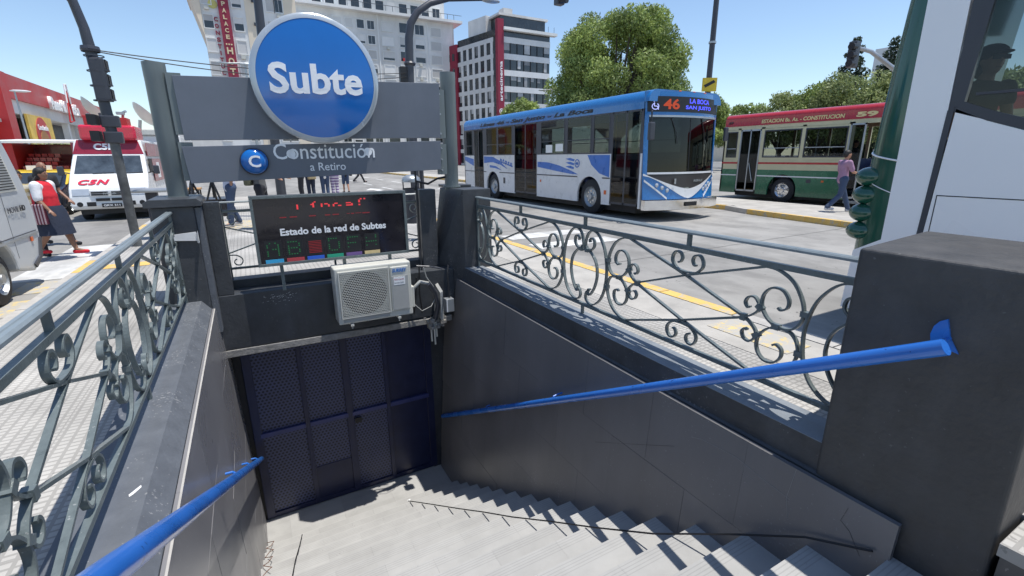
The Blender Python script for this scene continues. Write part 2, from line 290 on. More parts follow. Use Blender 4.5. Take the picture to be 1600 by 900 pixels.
# ---------------- text ----------------
def text_mesh(s,bold=0,shear=0,depth=.02,cw=1):
    cu=bpy.data.curves.new('t','FONT'); cu.body=s; cu.size=1; cu.offset=bold; cu.shear=shear; cu.extrude=depth; cu.resolution_u=3; cu.space_character=cw
    o=bpy.data.objects.new('t',cu); C.objects.link(o); dg=bpy.context.evaluated_depsgraph_get(); dg.update(); me=bpy.data.meshes.new_from_object(o.evaluated_get(dg)); bpy.data.objects.remove(o); bpy.data.curves.remove(cu); return me
def text(s,name,mat,parent,o,ux,uy,w,h,bold=0,shear=0,depth=.004,cw=1,warp=None,label=None):
    me=text_mesh(s,bold,shear,.01,cw); xs=[v.co.x for v in me.vertices]; ys=[v.co.y for v in me.vertices]; x0,x1,y0,y1=min(xs),max(xs),min(ys),max(ys)
    ux=Vector(ux).normalized(); uy=Vector(uy).normalized(); uz=ux.cross(uy); o=Vector(o); off=wloc(parent) if parent else V(0,0,0)
    for v in me.vertices:
        a=(v.co.x-x0)/(x1-x0)*w; c=(v.co.y-y0)/(y1-y0)*h; d=(v.co.z/.01)*depth
        p=o+ux*a+uy*c+uz*d
        if warp: p=warp(p)
        v.co=p-off
    me.materials.clear(); me.materials.append(mat); ob=bpy.data.objects.new(name,me); C.objects.link(ob)
    if parent: ob.parent=parent
    if label: ob['label']=label
    return ob
EX,EY,EZ=V(1,0,0),V(0,1,0),V(0,0,1)
# ================= SETTING =================
HX0,HX1,HY0,HY1=-.90,2.92,.07,7.20          # the stairwell opening
def holed(x0,x1,y0,y1,z,th=0):
    m=MB()
    for a in ((x0,HX0,y0,y1),(HX1,x1,y0,y1),(HX0,HX1,y0,HY0),(HX0,HX1,HY1,y1)):
        if th: m.box(*a,z-th,z)
        else: m.add([(a[0],a[2],z),(a[1],a[2],z),(a[1],a[3],z),(a[0],a[3],z)],[(0,1,2,3)])
    return m
tag(holed(-1500,1500,-1500,1500,-.155).build('ground',K['asphalt']),kind='structure')
rd=tag(MB().box(-40,-2.42,-30,200,-.20,-.140).box(4.405,60,-30,200,-.20,-.140).box(-2.42,4.405,24,200,-.20,-.140).build('road',K['road']),kind='structure')
tag(holed(-2.10,3.52,-12,19,0,.2).build('pavement',K['pave']),kind='structure')
tag(MB().box(3.53,4.22,-12,19.0,-.2,0).box(-2.24,-2.11,-12,19,-.2,0).box(-2.24,4.22,19.01,24,-.2,0).build('pavement',K['smoothpave']),kind='structure')
tag(MB().box(2.605,2.9195,.072,.452,-.06,-.0005).build('pavement',K['pave']),kind='structure'); tag(MB().box(-.899,-.50,.072,.195,-.06,-.0005).build('pavement',K['pave']),kind='structure')
kb=tag(MB().build('kerb',K['aluw']),kind='structure')
# kerb stones one by one
ks=MB().box(0,.17,0,.985,-.25,.0).mesh('kerb_stone'); ks.materials.append(K['yellow'])
ks2=ks.copy(); ks2.materials.clear(); ks2.materials.append(K['aluw'])
for i in range(34): place('kerb_stone',ks if 3<=i-10 or i<7 else ks2,kb,(4.23,-10+i,.004))
for i in range(30): place('kerb_stone',ks2 if i%5 else ks,kb,(-2.42,-6+i,.004))
def decal(name,mat,pts,z=-.136,parent=None): return tag(MB().add([(x,y,z) for x,y in pts],[tuple(range(len(pts)))]).build(name,mat,parent),kind='structure')
# faded yellow paint on the smooth strip and pavement
decal('yellow_paint',K['fyellow'],[(3.75,2.1),(4.1,2.1),(4.1,2.9),(3.75,2.9)],.0045)
decal('yellow_paint',K['fyellow'],[(-.9,12.9),(3.2,12.9),(3.2,14.6),(-.9,14.6)],.0045)
decal('yellow_paint',K['yellow'],[(-2.09,9.1),(-1.5,9.1),(-1.5,9.45),(-2.09,9.45)],.0045)
for y in (6.0,7.3,8.5): decal('yellow_paint',K['fyellow'],[(-3.0,y),(-2.45,y),(-2.45,y+.8),(-3.0,y+.8)])
# crosswalk bars on the left road, arrow and lane lines
for i in range(5): decal('crosswalk_bar',K['xwalk'],[(-3.3-i*1.3,9.4),(-2.6-i*1.3,9.4),(-2.6-i*1.3,12.8),(-3.3-i*1.3,12.8)])
for i in range(3): decal('crosswalk_bar',K['xwalk'],[(-9,13.6+i*1.3),(-4.4,13.6+i*1.3),(-4.4,14.2+i*1.3),(-9,14.2+i*1.3)])
for i in range(12): decal('lane_line',K['rwhite'],[(7.2,-4+i*5.2),(7.33,-4+i*5.2),(7.33,-1.4+i*5.2),(7.2,-1.4+i*5.2)])
for i in range(9): decal('lane_line',K['rwhite'],[(9.6,24+i*5),(9.75,24+i*5),(9.75,26.5+i*5),(9.6,26.5+i*5)])
decal('road_arrow',K['rwhite'],[(6.2,25.6),(6.5,25.6),(6.5,27.4),(6.9,27.4),(6.35,28.8),(5.8,27.4),(6.2,27.4)])
decal('crosswalk_bar',K['xwalk'],[(4.9,7.7),(6.9,7.7),(6.9,8.25),(4.9,8.25)]); decal('crosswalk_bar',K['xwalk'],[(4.9,8.9),(6.9,8.9),(6.9,9.5),(4.9,9.5)])
# road slab joints (recessed dark seams as thin strips of tar)
for y in range(-6,40,4): decal('slab_joint',K['asphalt'],[(4.5,y),(30,y+.6),(30,y+.63),(4.5,y+.03)],-.1365)
# median island with yellow kerb stones
isl=tag(MB().prism([(12.75,4.6),(16.3,4.6),(16.3,60),(14.0,60),(14.0,10.3),(13.5,9.6)],'z',-.2,.0).build('island_pavement',K['smoothpave']),kind='structure')
ik=tag(MB().build('kerb',K['aluw']),kind='structure')
def stones(p,q,n,mat,par):
    p=V(*p);q=V(*q); d=(q-p)/n; nn=V(-d.y,d.x,0).normalized()*.16
    for i in range(n):
        a=p+d*i; b=a+d*.985; o=MB().hexa([a+V(0,0,-.16),b+V(0,0,-.16),b+nn+V(0,0,-.16),a+nn+V(0,0,-.16),a+V(0,0,.006),b+V(0,0,.006),b+nn+V(0,0,.006),a+nn+V(0,0,.006)]).build('kerb_stone',mat,par)
stones((12.55,-2,0),(12.62,4.4,0),6,K['yellow'],ik); stones((12.62,4.4,0),(13.45,9.3,0),5,K['yellow'],ik); stones((13.45,9.3,0),(13.9,10.4,0),1,K['aluw'],ik); stones((13.9,10.4,0),(13.9,58,0),24,K['yellow'],ik)
MB().box(12.75,16.3,-2,4.6,-.2,0).build('island_pavement',K['smoothpave'],isl)
# ================= STAIRWELL =================
def lx(z): return -.515+.105*max(0,-z)/3.6
def rx(z): return 2.60-.26*max(0,-z)/3.7
wl=thing('stairwell_wall','left stairwell wall with flat grey coping, bevelled edge and glossy dark tiles','wall',(-.7,3.5,0))
MB().prism([(-.93,-4.2),(-.93,.022),(-.63,.022),(lx(0)-.03,-.085),(lx(0)-.03,-.13),(lx(-4)-.03,-4.2)],'y',.20,7.1).build('wall_body',K['coping'],wl)
wr=thing('stairwell_wall','right stairwell wall with shaded coping edge and dark tile facing above the steps','wall',(2.8,3.5,0))
MB().prism([(2.95,-4.2),(2.95,.022),(2.665,.022),(2.65,-.15),(rx(-.15)+.04,-.16),(rx(-4)+.04,-4.2)],'y',1.16,7.1).build('wall_body',K['paint_dark'],wr)
box('wall_footing',K['paint_dark'],wr,2.607,2.93,.074,.440,-1.6,-.061)
box('coping',K['copingr'],wr,2.665,2.953,1.2,6.4,.0,.026,bevel=.004)
def stair_z(y): return -.37-.573*(y-.79)
def cladding(side,par,y0,y1,ztop,W=.82,Hh=.62):
    fx=lx if side<0 else rx; zb=-3.9; r=0; z=ztop
    while z>zb:
        zz=z-Hh; y=y0-(.41 if r%2 else 0)
        while y<y1:
            a=max(y,y0)+.0009; b=min(y+W,y1)-.0009
            if b-a>.03 and z>stair_z(b)-.75:
                x_a=fx(z); x_b=fx(zz); d=side*.03; e=random.uniform(-.0015,.0015)
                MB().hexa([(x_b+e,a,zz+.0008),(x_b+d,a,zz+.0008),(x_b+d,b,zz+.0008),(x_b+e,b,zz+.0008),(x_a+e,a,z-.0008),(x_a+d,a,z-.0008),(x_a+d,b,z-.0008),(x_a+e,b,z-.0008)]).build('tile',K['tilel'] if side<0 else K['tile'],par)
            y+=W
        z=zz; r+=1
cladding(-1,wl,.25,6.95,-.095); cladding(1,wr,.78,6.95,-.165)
# pale edge line along the left tiles
MB().box(lx(-.1)-.010,lx(-.1)+.001,.25,6.3,-.0945,-.090).build('edge_strip',K['aluw'],wl)
# stairs
st=thing('staircase','pale stone stairs going down to the closed blue gate','stairs',(1,.2,0))
MB().prism([(.08,-.21)]+sum([[(.79+.36*k-.015,-.41-.205*k),(.79+.36*k-.015,-.615-.205*k)] for k in range(-1,15)],[])+[(6.18,-3.486),(6.18,-3.69),(7.6,-3.69),(7.6,-4.6),(.08,-4.6)],'x',-.50,2.62).build('stair_core',K['tread'],st)
for k in range(-1,17):
    y1=.79+.36*k; y0=y1-.40 if k>-1 else .06; z=-.37-.205*k
    if k==16: y1=7.4; z=-3.64; y0=6.15
    xs=[-.50,.25,1.0,1.8,2.62] if k%2 else [-.50,-.1,.65,1.4,2.2,2.62]
    for i in range(len(xs)-1):
        e=random.uniform(-.001,.001)
        MB().box(xs[i]+.0004,xs[i+1]-.0004,y0,y1,z-.045,z+e*.5).build('tread',K['tread'],st)
# lintel beam, jambs
lb=thing('lintel_beam','scuffed dark grey beam over the gate with a bare concrete lower edge','beam',(1,6.75,0))
box('beam_body',K['paint_dark'],lb,-.52,2.56,6.5,7.04,-.70,-.002,bevel=.01)
MB().hexa([(-.50,6.493,-.80),(2.50,6.493,-.82),(2.50,7.0,-.82),(-.50,7.0,-.80),(-.50,6.493,-.705),(2.50,6.493,-.735),(2.50,7.0,-.705),(-.50,7.0,-.702)]).build('concrete_edge',K['concrete'],lb,bevel=.008)
MB().box(-.50,2.5,6.85,7.06,.0,.10).build('rear_upstand',K['paint_dark'],lb)
box('jamb',K['black'],lb,-.48,-.345,6.99,7.5,-3.8,-.70); box('jamb',K['paint_dark'],lb,2.24,2.60,6.97,7.5,-3.8,-.70)
sc=thing('scuff_mark','white scuffed patch on the beam beside the air conditioner','mark',(.1,6.49,-.2))
m=MB(); 
for i in range(60):
    a=random.gauss(.18,.09); z=random.gauss(-.12,.035); L=random.uniform(.004,.02); t=random.uniform(.001,.003); m.add([(a,6.4975,z),(a+L,6.4975,z+L*.3),(a+L,6.4975,z+t+L*.3),(a,6.4975,z+t)],[(0,1,2,3)])
sm=m.build('scuff',K['white'],sc); sm['kind']='stuff'
# pillars
pl=thing('entrance_pillar','left dark pillar of the entrance with a slab cap, under the left sign post','pillar',(-.72,6.6,0))
MB().box(-.93,-.54,6.3,6.9,-.15,1.10).build('pillar_body',K['paint_dark'],pl,bevel=.012); MB().prism([(-.98,1.10),(-.98,1.15),(-.93,1.185),(-.5,1.185),(-.46,1.15),(-.46,1.10)],'y',6.24,6.98).build('cap',K['paint_dark'],pl,bevel=.006)
MB().box(-.54,-.475,6.33,6.62,-.4,1.08).build('side_strip',K['coping'],pl,bevel=.006)
box('wing_panel',K['paint_dark'],pl,-.474,-.305,6.505,6.62,.0,1.12,bevel=.008)
pr=thing('entrance_pillar','right dark pillar of the entrance with a flared side, under the right sign post','pillar',(2.85,6.6,0))
MB().hexa([(2.68,6.3,-.35),(3.12,6.3,-.2),(3.12,6.95,-.2),(2.33,6.93,-.35),(2.66,6.3,1.16),(3.10,6.3,1.16),(3.10,6.95,1.16),(2.56,6.93,1.16)]).build('pillar_body',K['paint_dark'],pr,bevel=.012)
box('cap',K['paint_dark'],pr,2.60,3.0,6.75,7.1,1.16,1.20,bevel=.008); box('wing_panel',K['paint_dark'],pr,2.18,2.42,6.74,6.95,.0,1.15,bevel=.008)
np_=thing('entrance_pillar','big charcoal pillar nearest the camera at the top of the stairs, holding the blue handrail','pillar',(3.1,.9,0))
def slab(o,pts_b,pts_t,z0,z1,mat,bev): return MB().hexa([(x,y,z0) for x,y in pts_b]+[(x,y,z1) for x,y in pts_t]).build('pillar_body',mat,o,bevel=bev,seg=3)
slab(np_,[(2.60,.445),(3.7,.42),(3.75,1.24),(2.595,1.200)],[(2.70,.505),(3.62,.50),(3.66,1.33),(2.70,1.235)],-.9,1.14,K['paint_pillar'],.016)
nl=thing('entrance_pillar','low dark pillar at the near end of the left scroll railing, mostly out of frame','pillar',(-.8,.9,0))
slab(nl,[(-1.35,.40),(-.64,.40),(-.64,1.30),(-1.35,1.30)],[(-1.3,.55),(-.68,.55),(-.68,1.26),(-1.3,1.26)],-.3,1.10,K['paint_pillar'],.03)
# ---------------- gate ----------------
gt=thing('metal_gate','closed navy blue gate with perforated sheets at the foot of the stairs','gate',(1,7,-3.6))
GX=[-.33,.33,.94,1.54,2.24]; GZ=[-3.62,-2.24,-.78]
for i,x in enumerate(GX):
    wd=.055 if i in (0,4) else (.05 if i==2 else .032); MB().box(x-wd,x+wd,6.965,7.03,GZ[0],GZ[2]).build('upright',K['gate'],gt,bevel=.004)
for i in range(4):
    for z in (GZ[0]+.03,GZ[1],GZ[2]-.03): MB().box(GX[i]+.03,GX[i+1]-.03,6.958 if z==GZ[1] else 6.972,7.02,z-.035,z+.035).build('crossbar',K['gatebar'] if z==GZ[1] else K['gate'],gt,bevel=.004)
    for j in (0,1):
        full=i==3
        MB().box(GX[i]+.02,GX[i+1]-.02,7.0,7.012,GZ[j]+.02,GZ[j+1]-.02).build('perforated_sheet' if not full else 'solid_sheet',K['gate'] if full else K['perf'],gt)
MB().box(GX[1]+.03,GX[2]-.03,6.99,7.0,-3.58,-3.0).build('kick_plate',K['gate'],gt)
box('lock_slot',K['black'],gt,1.0,1.10,6.95,6.965,-2.40,-2.32)
box('back_wall',K['black'],gt,-.5,2.6,7.4,7.45,-3.9,-.6)
# ---------------- handrails ----------------
hr=thing('handrail','blue tube handrail on the right wall with its open end at the near pillar','handrail',(2.45,.75,.83))
pth=[(2.45,.735,.828),(2.44,2.2,.0),(2.42,4.2,-1.13),(2.40,6.85,-2.63)]
MB().tube(pth,.036,20,cap=False).build('tube',K['blue_rail'],hr,smooth=True); MB().tube([(2.45,.736,.8275),(2.449,.75,.819)],.0345,20).build('end_plug',K['blue_rail'],hr)
MB().prism([(.755,.74),(.86,.76),(.868,.80),(.862,.84),(.845,.868),(.820,.885),(.795,.80)],'x',2.672,2.690).build('wall_plate',K['blue_rail'],hr); MB().tube([(2.45,.80,.77),(2.56,.80,.765),(2.68,.80,.80)],.009,8).build('bracket',K['blue_rail'],hr)
for y in (3.6,5.2,6.4):
    z=.828-.5656*(y-.735); MB().tube([(2.43,y,z),(2.44,y,z+.05),(2.50,y,z+.06),(2.58,y,z+.06)],.009,8).build('bracket',K['blue_rail'],hr); 
h2=thing('handrail','blue tube handrail on the left tiled wall','handrail',(-.35,1,.8))
MB().tube([(-.352,.6,1.05),(-.35,1.04,.81),(-.335,4,-.88),(-.33,6.75,-2.46)],.034,20).build('tube',K['blue_rail'],h2,smooth=True)
for y in (3.6,4.9,6.2):
    z=.81-.5715*(y-1.04); MB().tube([(-.345,y,z+.02),(-.37,y,z+.045),(-.415,y,z+.045)],.010,8).build('bracket',K['blue_rail'],h2)
sk=thing('wall_scratch','pale scratches and a dark crack on the right wall tiles near the steps','scratch',(2.5,1.4,-.4))
def scr(pts,w,mat,name='scratch'): MB().tube([(rx(z)-.0015,y,z) for y,z in pts],w,4).build(name,mat,sk)
scr([(2.02,-.36),(1.93,-.33),(1.66,-.31),(1.51,-.34),(1.29,-.37)],.0008,K['acgrey']); scr([(1.29,-.17),(1.31,-.37),(1.28,-.49)],.0008,K['acgrey']); scr([(1.60,-.33),(1.60,-.39),(1.52,-.39)],.0008,K['acgrey'])
scr([(1.0,-.22),(1.02,-.31),(.97,-.34),(.90,-.44)],.0008,K['black'],'crack'); scr([(3.03,-.97),(2.51,-.70),(2.15,-.51)],.0008,K['black'],'crack'); scr([(5.25,-.66),(5.08,-.55),(4.88,-.45),(4.8,-.52)],.0015,K['grout'])
# ---------------- scroll railings ----------------
def cr(pts,n=7):
    P=[Vector((p[0],p[1])) for p in pts]; P=[P[0]*2-P[1]]+P+[P[-1]*2-P[-2]]; out=[]
    for i in range(1,len(P)-2):
        for j in range(n):
            t=j/n; a,b,c,d=P[i-1],P[i],P[i+1],P[i+2]
            out.append(.5*((2*b)+(c-a)*t+(2*a-5*b+4*c-d)*t*t+(3*b-a-3*c+d)*t**3))
    out.append(P[-2]); return out
def ribbon(m,pts,w=.030,t=.013,sgn=1,taper=True):
    n=len(pts); vs=[]
    for i,p in enumerate(pts):
        d=(pts[min(i+1,n-1)]-pts[max(i-1,0)]).normalized(); q=Vector((-d.y,d.x)); tt=t*.5
        for a,b in ((-1,-1),(1,-1),(1,1),(-1,1)):
            s_=q*b*tt; vs.append((a*w*.5,(p.x+s_.x)*sgn,p.y+s_.y))
    fs=[]
    for i in range(n-1):
        for k in range(4): fs.append((i*4+k,i*4+(k+1)%4,(i+1)*4+(k+1)%4,(i+1)*4+k))
    fs+=[(0,3,2,1),((n-1)*4,(n-1)*4+1,(n-1)*4+2,(n-1)*4+3)]
    m.add(vs,fs); return m
def mir(pts): return [(u,1.055-z) for u,z in pts]
SC={
 'oval':[(0,.705),(.10,.69),(.19,.60),(.215,.48),(.19,.37),(.145,.29),(.105,.25),(.075,.27),(.09,.31),(.115,.31)],
 'tall_scroll':[(.015,.70),(.02,.78),(.055,.865),(.13,.905),(.22,.87),(.305,.76),(.345,.62),(.352,.50),(.33,.36),(.27,.24),(.17,.165),(.09,.165),(.045,.21),(.055,.27),(.095,.29)],
 'top_curl':[(.03,.74),(.06,.705),(.11,.71),(.155,.755),(.15,.81),(.115,.83),(.085,.81),(.09,.785)],
 'arc':[(.66,.905),(.56,.895),(.46,.84),(.395,.745),(.372,.66),(.385,.59),(.43,.54),(.50,.53),(.56,.545)],
 'main_curl':[(.53,.525),(.60,.57),(.645,.64),(.64,.72),(.59,.775),(.52,.775),(.475,.725),(.475,.67),(.51,.645),(.535,.655)],
 'small_curl':[(.755,.53),(.71,.555),(.665,.60),(.665,.645),(.70,.685),(.745,.675),(.765,.635),(.745,.605),(.725,.61)],
 'cross_curl':[(1.285,.735),(1.20,.745),(1.145,.79),(1.14,.84),(1.17,.88),(1.215,.875),(1.235,.84),(1.22,.805),(1.20,.80)],
}
low={'arc':mir(SC['arc']),'main_curl':mir(SC['main_curl']),'small_curl':mir(SC['small_curl']),'cross_curl':mir(SC['cross_curl'])}
def railing_meshes():
    out=[]
    for sgn in (1,-1):
        for nm,p in list(SC.items())+list(low.items()):
            m=MB(); ribbon(m,cr(p,6),sgn=sgn); me=m.mesh('scroll'); 
            bm=bmesh.new(); bm.from_mesh(me); bmesh.ops.recalc_face_normals(bm,faces=bm.faces); bm.to_mesh(me); bm.free(); me.materials.append(K['rail']); out.append(('scroll',me,sgn))
        for p in ([(.76,.53),(1.285,.71)],[(1.285,.71),(1.92,.903)],[(.76,.525),(1.285,.345)],[(1.285,.345),(1.92,.152)]):
            m=MB(); ribbon(m,[Vector(p[0]),Vector(p[1])],w=.028,t=.016,sgn=sgn); me=m.mesh('lattice_bar'); me.materials.append(K['rail']); out.append(('lattice_bar',me,sgn))
        for (u,z,a) in ((.362,.66,0),(.362,.40,0),(.655,.625,.6),(.655,.43,-.6),(.53,.5275,0),(.765,.5275,1.57),(.05,.70,0)):
            m=MB(); c,s_=math.cos(a),math.sin(a); q=[]
            for x in (-.020,.020):
                for du,dz in ((-.024,-.018),(.024,-.018),(.024,.018),(-.024,.018)): q.append((x,(u+du*c-dz*s_)*sgn,z+du*s_+dz*c))
            m.add(q,[(0,3,2,1),(4,5,6,7),(0,1,5,4),(1,2,6,5),(2,3,7,6),(3,0,4,7)]); me=m.mesh('collar'); me.materials.append(K['rail']); out.append(('collar',me,sgn))
    return out
RM=railing_meshes()
def railing(label,x,y0,y1,centres,topz=1.05):
    t=thing('scroll_railing',label,'railing',(x,y0,0))
    MB().prism([(x-.032,topz-.018),(x+.032,topz-.018),(x+.032,topz-.004),(x+.022,topz+.006),(x+.006,topz+.006),(x+.003,topz+.002),(x-.003,topz+.002),(x-.006,topz+.006),(x-.022,topz+.006),(x-.032,topz-.004)],'y',y0,y1).build('top_rail',K['railtop'],t)
    MB().box(x-.017,x+.017,y0,y1,.905,.94).build('upper_bar',K['rail'],t); MB().box(x-.017,x+.017,y0,y1,.115,.145).build('lower_bar',K['rail'],t)
    done=set()
    for y in centres: 
        for yy in (y,y-1.285,y+1.285):
            if y0<yy<y1-.05 and round(yy,2) not in done:
                done.add(round(yy,2))
                o=MB().box(x-.014,x+.014,yy-.014,yy+.014,.94,topz-.016).build('stub_post',K['rail'],t)
        if y0<y<y1: MB().box(x-.013,x+.013,y-.013,y+.013,.0,.115).build('foot_post',K['rail'],t)
    for c in centres:
        for nm,me,sgn in RM:
            ys=[v.co.y for v in me.vertices]
            if c+min(ys)<y0-.09 or c+max(ys)>y1+.05: continue
            place(nm,me,t,(0,c-y0,0))
    for yy in (y0+.012,y1-.012): MB().box(x-.014,x+.014,yy-.012,yy+.012,.0,topz-.016).build('end_post',K['rail'],t)
    return t
railing('scrollwork iron railing on the right coping, beside the street with the buses',2.885,1.24,6.30,[1.18,3.75,6.32])
railing('scrollwork iron railing on the left coping, nearest the grey van',-.77,1.27,6.30,[1.18,3.75,6.32])
# back railing (runs along X): rotate a short one
rb=railing('scrollwork iron railing behind the display, across the head of the gate',0,-1.255,1.30,[0,]); rb.location=(0.93-1.30*0,7.0,0)
rb.location=(.97+1.255,7.02,.10); rb.rotation_euler=(0,0,R(90)); rb.scale=(1,1,.93)
# ================= SIGN =================
def sign_post(x,y,r,zt,label):
    t=thing('sign_post',label,'post',(x,y,1.1)); m=MB(); m.lathe((x,y,0),EZ,[(r*.96,1.14),(r*.96,1.47),(r,1.48),(r,1.85),(r*1.01,1.86),(r*1.01,zt-.16),(r*1.025,zt-.15),(r*1.025,zt),(.001,zt+.004)],32); m.build('tube',K['post'],t,smooth=True)
    MB().lathe((x,y,0),EZ,[(r*1.25,1.17),(r*1.25,1.19),(r,1.19)],24).build('base_flange',K['post'],t)
    sx=1 if x<1 else -1
    for a,b in ((1.86,2.50),(1.36,1.78)):
        MB().box(x+sx*r*.9-.0,x+sx*r*.9+sx*.14,y-.09,y-.06,a,b).build('bracket_plate',K['post'],t)
        for k in range(3):
            z=a+.06+k*(b-a-.12)/2; MB().tube([(x+sx*(r+.07),y-.115,z),(x+sx*(r+.07),y-.05,z)],.013,6).build('bolt',K['steel'],t)
    return t
sign_post(-.70,6.72,.105,2.60,'left grey sign post rising from the left dark pillar')
sign_post(2.68,6.74,.105,2.74,'right grey sign post rising from the right dark pillar')
def board(label,pts,y0,y1):
    t=thing('sign_board',label,'sign board',(1,y1,pts[0][1])); MB().prism(pts,'y',y0,y1).build('panel',K['board'],t,bevel=.004); return t
b1=board('large blank upper grey sign board behind the round blue sign',[(-.535,1.80),(2.485,1.862),(2.50,2.572),(-.545,2.47)],6.60,6.67)
b2=board('long lower grey sign board with the station name between the posts',[(-.545,1.328),(2.475,1.43),(2.485,1.822),(-.575,1.732)],6.60,6.67)
text('Constitución','lettering',K['letter'],b2,(.34,6.597,1.585),(1,0,.012),EZ,1.21,.185,bold=.005,depth=.003)
text('a Retiro','lettering',K['letter'],b2,(.735,6.597,1.445),(1,0,.01),EZ,.43,.098,bold=.003,depth=.003)
for x in (.535,1.465):
    MB().lathe((x,6.598,1.650 if x<1 else 1.675),-EY,[(.052,0),(.052,.004),(.001,.004)],20).build('round_patch',K['letter'],b2)
cd=thing('line_badge','small round blue badge with a white letter C on the lower board','badge',(.125,6.56,1.56))
MB().lathe((.125,6.60,1.565),-EY,[(.155,0),(.155,.05),(.145,.062)],36).build('rim',K['busgrey'],cd,smooth=True)
MB().lathe((.125,6.54,1.565),-EY,[(.145,-.01),(.14,.02),(.11,.05),(.06,.068),(.001,.075)],36).build('dome',K['bluedisc'],cd,smooth=True)
text('C','letter',K['letter'],cd,(.062,6.462,1.50),EX,EZ,.125,.135,bold=.02,depth=.006)
ds=thing('round_sign','big round blue sign reading Subte mounted on the upper grey board','sign',(.91,6.5,2.52))
CX,CZ,RD=.912,2.492,.712
MB().lathe((CX,6.60,CZ),-EY,[(RD-.03,0),(RD,.02),(RD+.004,.12),(RD,.17),(RD-.02,.185),(RD-.06,.19)],96).build('rim',K['ring'],ds,smooth=True)
dm=lambda rr:.185+.05*(1-(rr/(RD-.055))**2)
MB().lathe((CX,6.60,CZ),-EY,[(RD-.055,.18)]+[(r_*(RD-.055),dm(r_*(RD-.055))) for r_ in (1,.9,.75,.6,.45,.3,.15,.001)],96).build('blue_face',K['bluedisc'],ds,smooth=True)
for v in range(1): text('Subte','lettering',K['letter'],ds,(.385,6.36,2.315),(1,0,.02),EZ,1.035,.335,bold=.028,depth=.008,warp=lambda p:V(p.x,6.60-dm(min(RD-.06,math.hypot(p.x-CX,p.z-CZ)))-.003+(p.y-6.36)*.3,p.z))
for k in (-1,1): MB().box(CX+k*.3-.03,CX+k*.3+.03,6.50,6.62,CZ-.5,CZ+.5).build('mount_rail',K['steel'],ds)
# ---------------- LED display ----------------
ld=thing('display_panel','black electronic status display in a dark frame above the air conditioner','display',(.93,6.4,.33))
x0,x1,z0,z1=.0,1.855,.33,1.175
box('case',K['busgrey'],ld,x0,x1,6.37,6.47,z0,z1,bevel=.006)
for a in ((x0,x1,z1-.035,z1),(x0,x1,z0,z0+.035),(x0,x0+.035,z0+.036,z1-.036),(x1-.035,x1,z0+.036,z1-.036)): MB().box(a[0],a[1],6.345,6.37,a[2],a[3]).build('frame_bar',K['rail'],ld,bevel=.003)
K['screen']=pm('dark_screen',(.018,.016,.02),.10,var=.35,scale=2.5,spec=.6)
box('screen',K['screen'],ld,x0+.035,x1-.035,6.36,6.369,z0+.035,z1-.035)
text('Estado de la red de Subtes','lettering',K['letter'],ld,(.285,6.358,.690),EX,EZ,1.28,.088,bold=.03,depth=.002)
K['ledred']=emit('led_red',(.8,.05,.06),.7); K['ledreddim']=emit('led_red_dim',(.25,.015,.02),.5); K['ledgreen']=emit('led_green',(.04,.42,.12),.22)
font={'L':'10000 10000 10000 10000 10000 10000 11111','i':'00010 00100 01100 00100 00100 00100 01110','n':'00000 00000 10110 11001 10001 10001 10001','e':'00000 00000 01110 10001 11111 10000 01110','a':'00000 00000 01110 00001 01111 10001 01111','C':'01110 10001 10000 10000 10000 10001 01110','D':'11110 10001 10001 10001 10001 10001 11110','A':'01110 10001 10001 11111 10001 10001 10001','B':'11110 10001 10001 11110 10001 10001 11110','E':'11111 10000 10000 11110 10000 10000 11111','H':'10001 10001 10001 11111 10001 10001 10001'}
def led(ch,x,z,px,pz,mat,rows,parent,name='led_character',drop=.0,fill=.8):
    m=MB(); 
    for j,row in enumerate(font[ch].split()):
        if j not in rows: continue
        for i,c in enumerate(row):
            if c=='1' and random.random()>=drop:
                a=x+i*px; b=z-j*pz; m.box(a,a+px*fill,6.356,6.3595,b-pz*fill,b)
    if m.f: m.build(name,mat,parent)
for ch,x in zip('Linea',(.50,.64,.78,.92,1.06)): led(ch,x,1.085,.021,.0145,K['ledred'],{0,1,2,3,4} if ch!='L' else {2,3,4,5},ld,drop=.1,fill=.95)
led('C',1.235,1.10,.023,.018,K['ledred'],{0,1,2,4},ld,drop=.15,fill=.95)
m=MB(); x=.30
while x<1.34:
    wv=random.uniform(.03,.10)
    if random.random()<.75: m.box(x,x+wv,6.356,6.3595,.905+random.choice((0,.006)),.917)
    x+=wv+random.uniform(.01,.04)
m.build('led_line',K['ledreddim'],ld)
for i,ch in enumerate('AB DEH'):
    bx=.115+i*.235
    box('character_cell',K['black'],ld,bx-.02,bx+.17,6.3575,6.3598,.42,.64)
    if ch==' ':
        m=MB(); [m.box(bx,bx+.15,6.356,6.3573,.45+k*.02,.459+k*.02) for k in range(8)]; m.build('led_block',K['ledreddim'],ld)
    else: led(ch,bx,.615,.03,.025,K['ledgreen'],set(range(7)) if i<4 else {0,1,3,5},ld,drop=.1,fill=.45)
for i,c in enumerate(((.05,.42,.72),(.5,.06,.07),(.03,.13,.62),(.02,.33,.20),(.16,.09,.26),(.62,.48,.24))):
    K['c%d'%i]=pm('label_colour',c,.5,var=.05); box('colour_label',K['c%d'%i],ld,.085+i*.235,.285+i*.235,6.354,6.3599,.367,.41)
for x in (.25,1.0,1.6): MB().box(x-.02,x+.02,6.40,6.44,.0,.33).build('support_leg',K['rail'],ld)
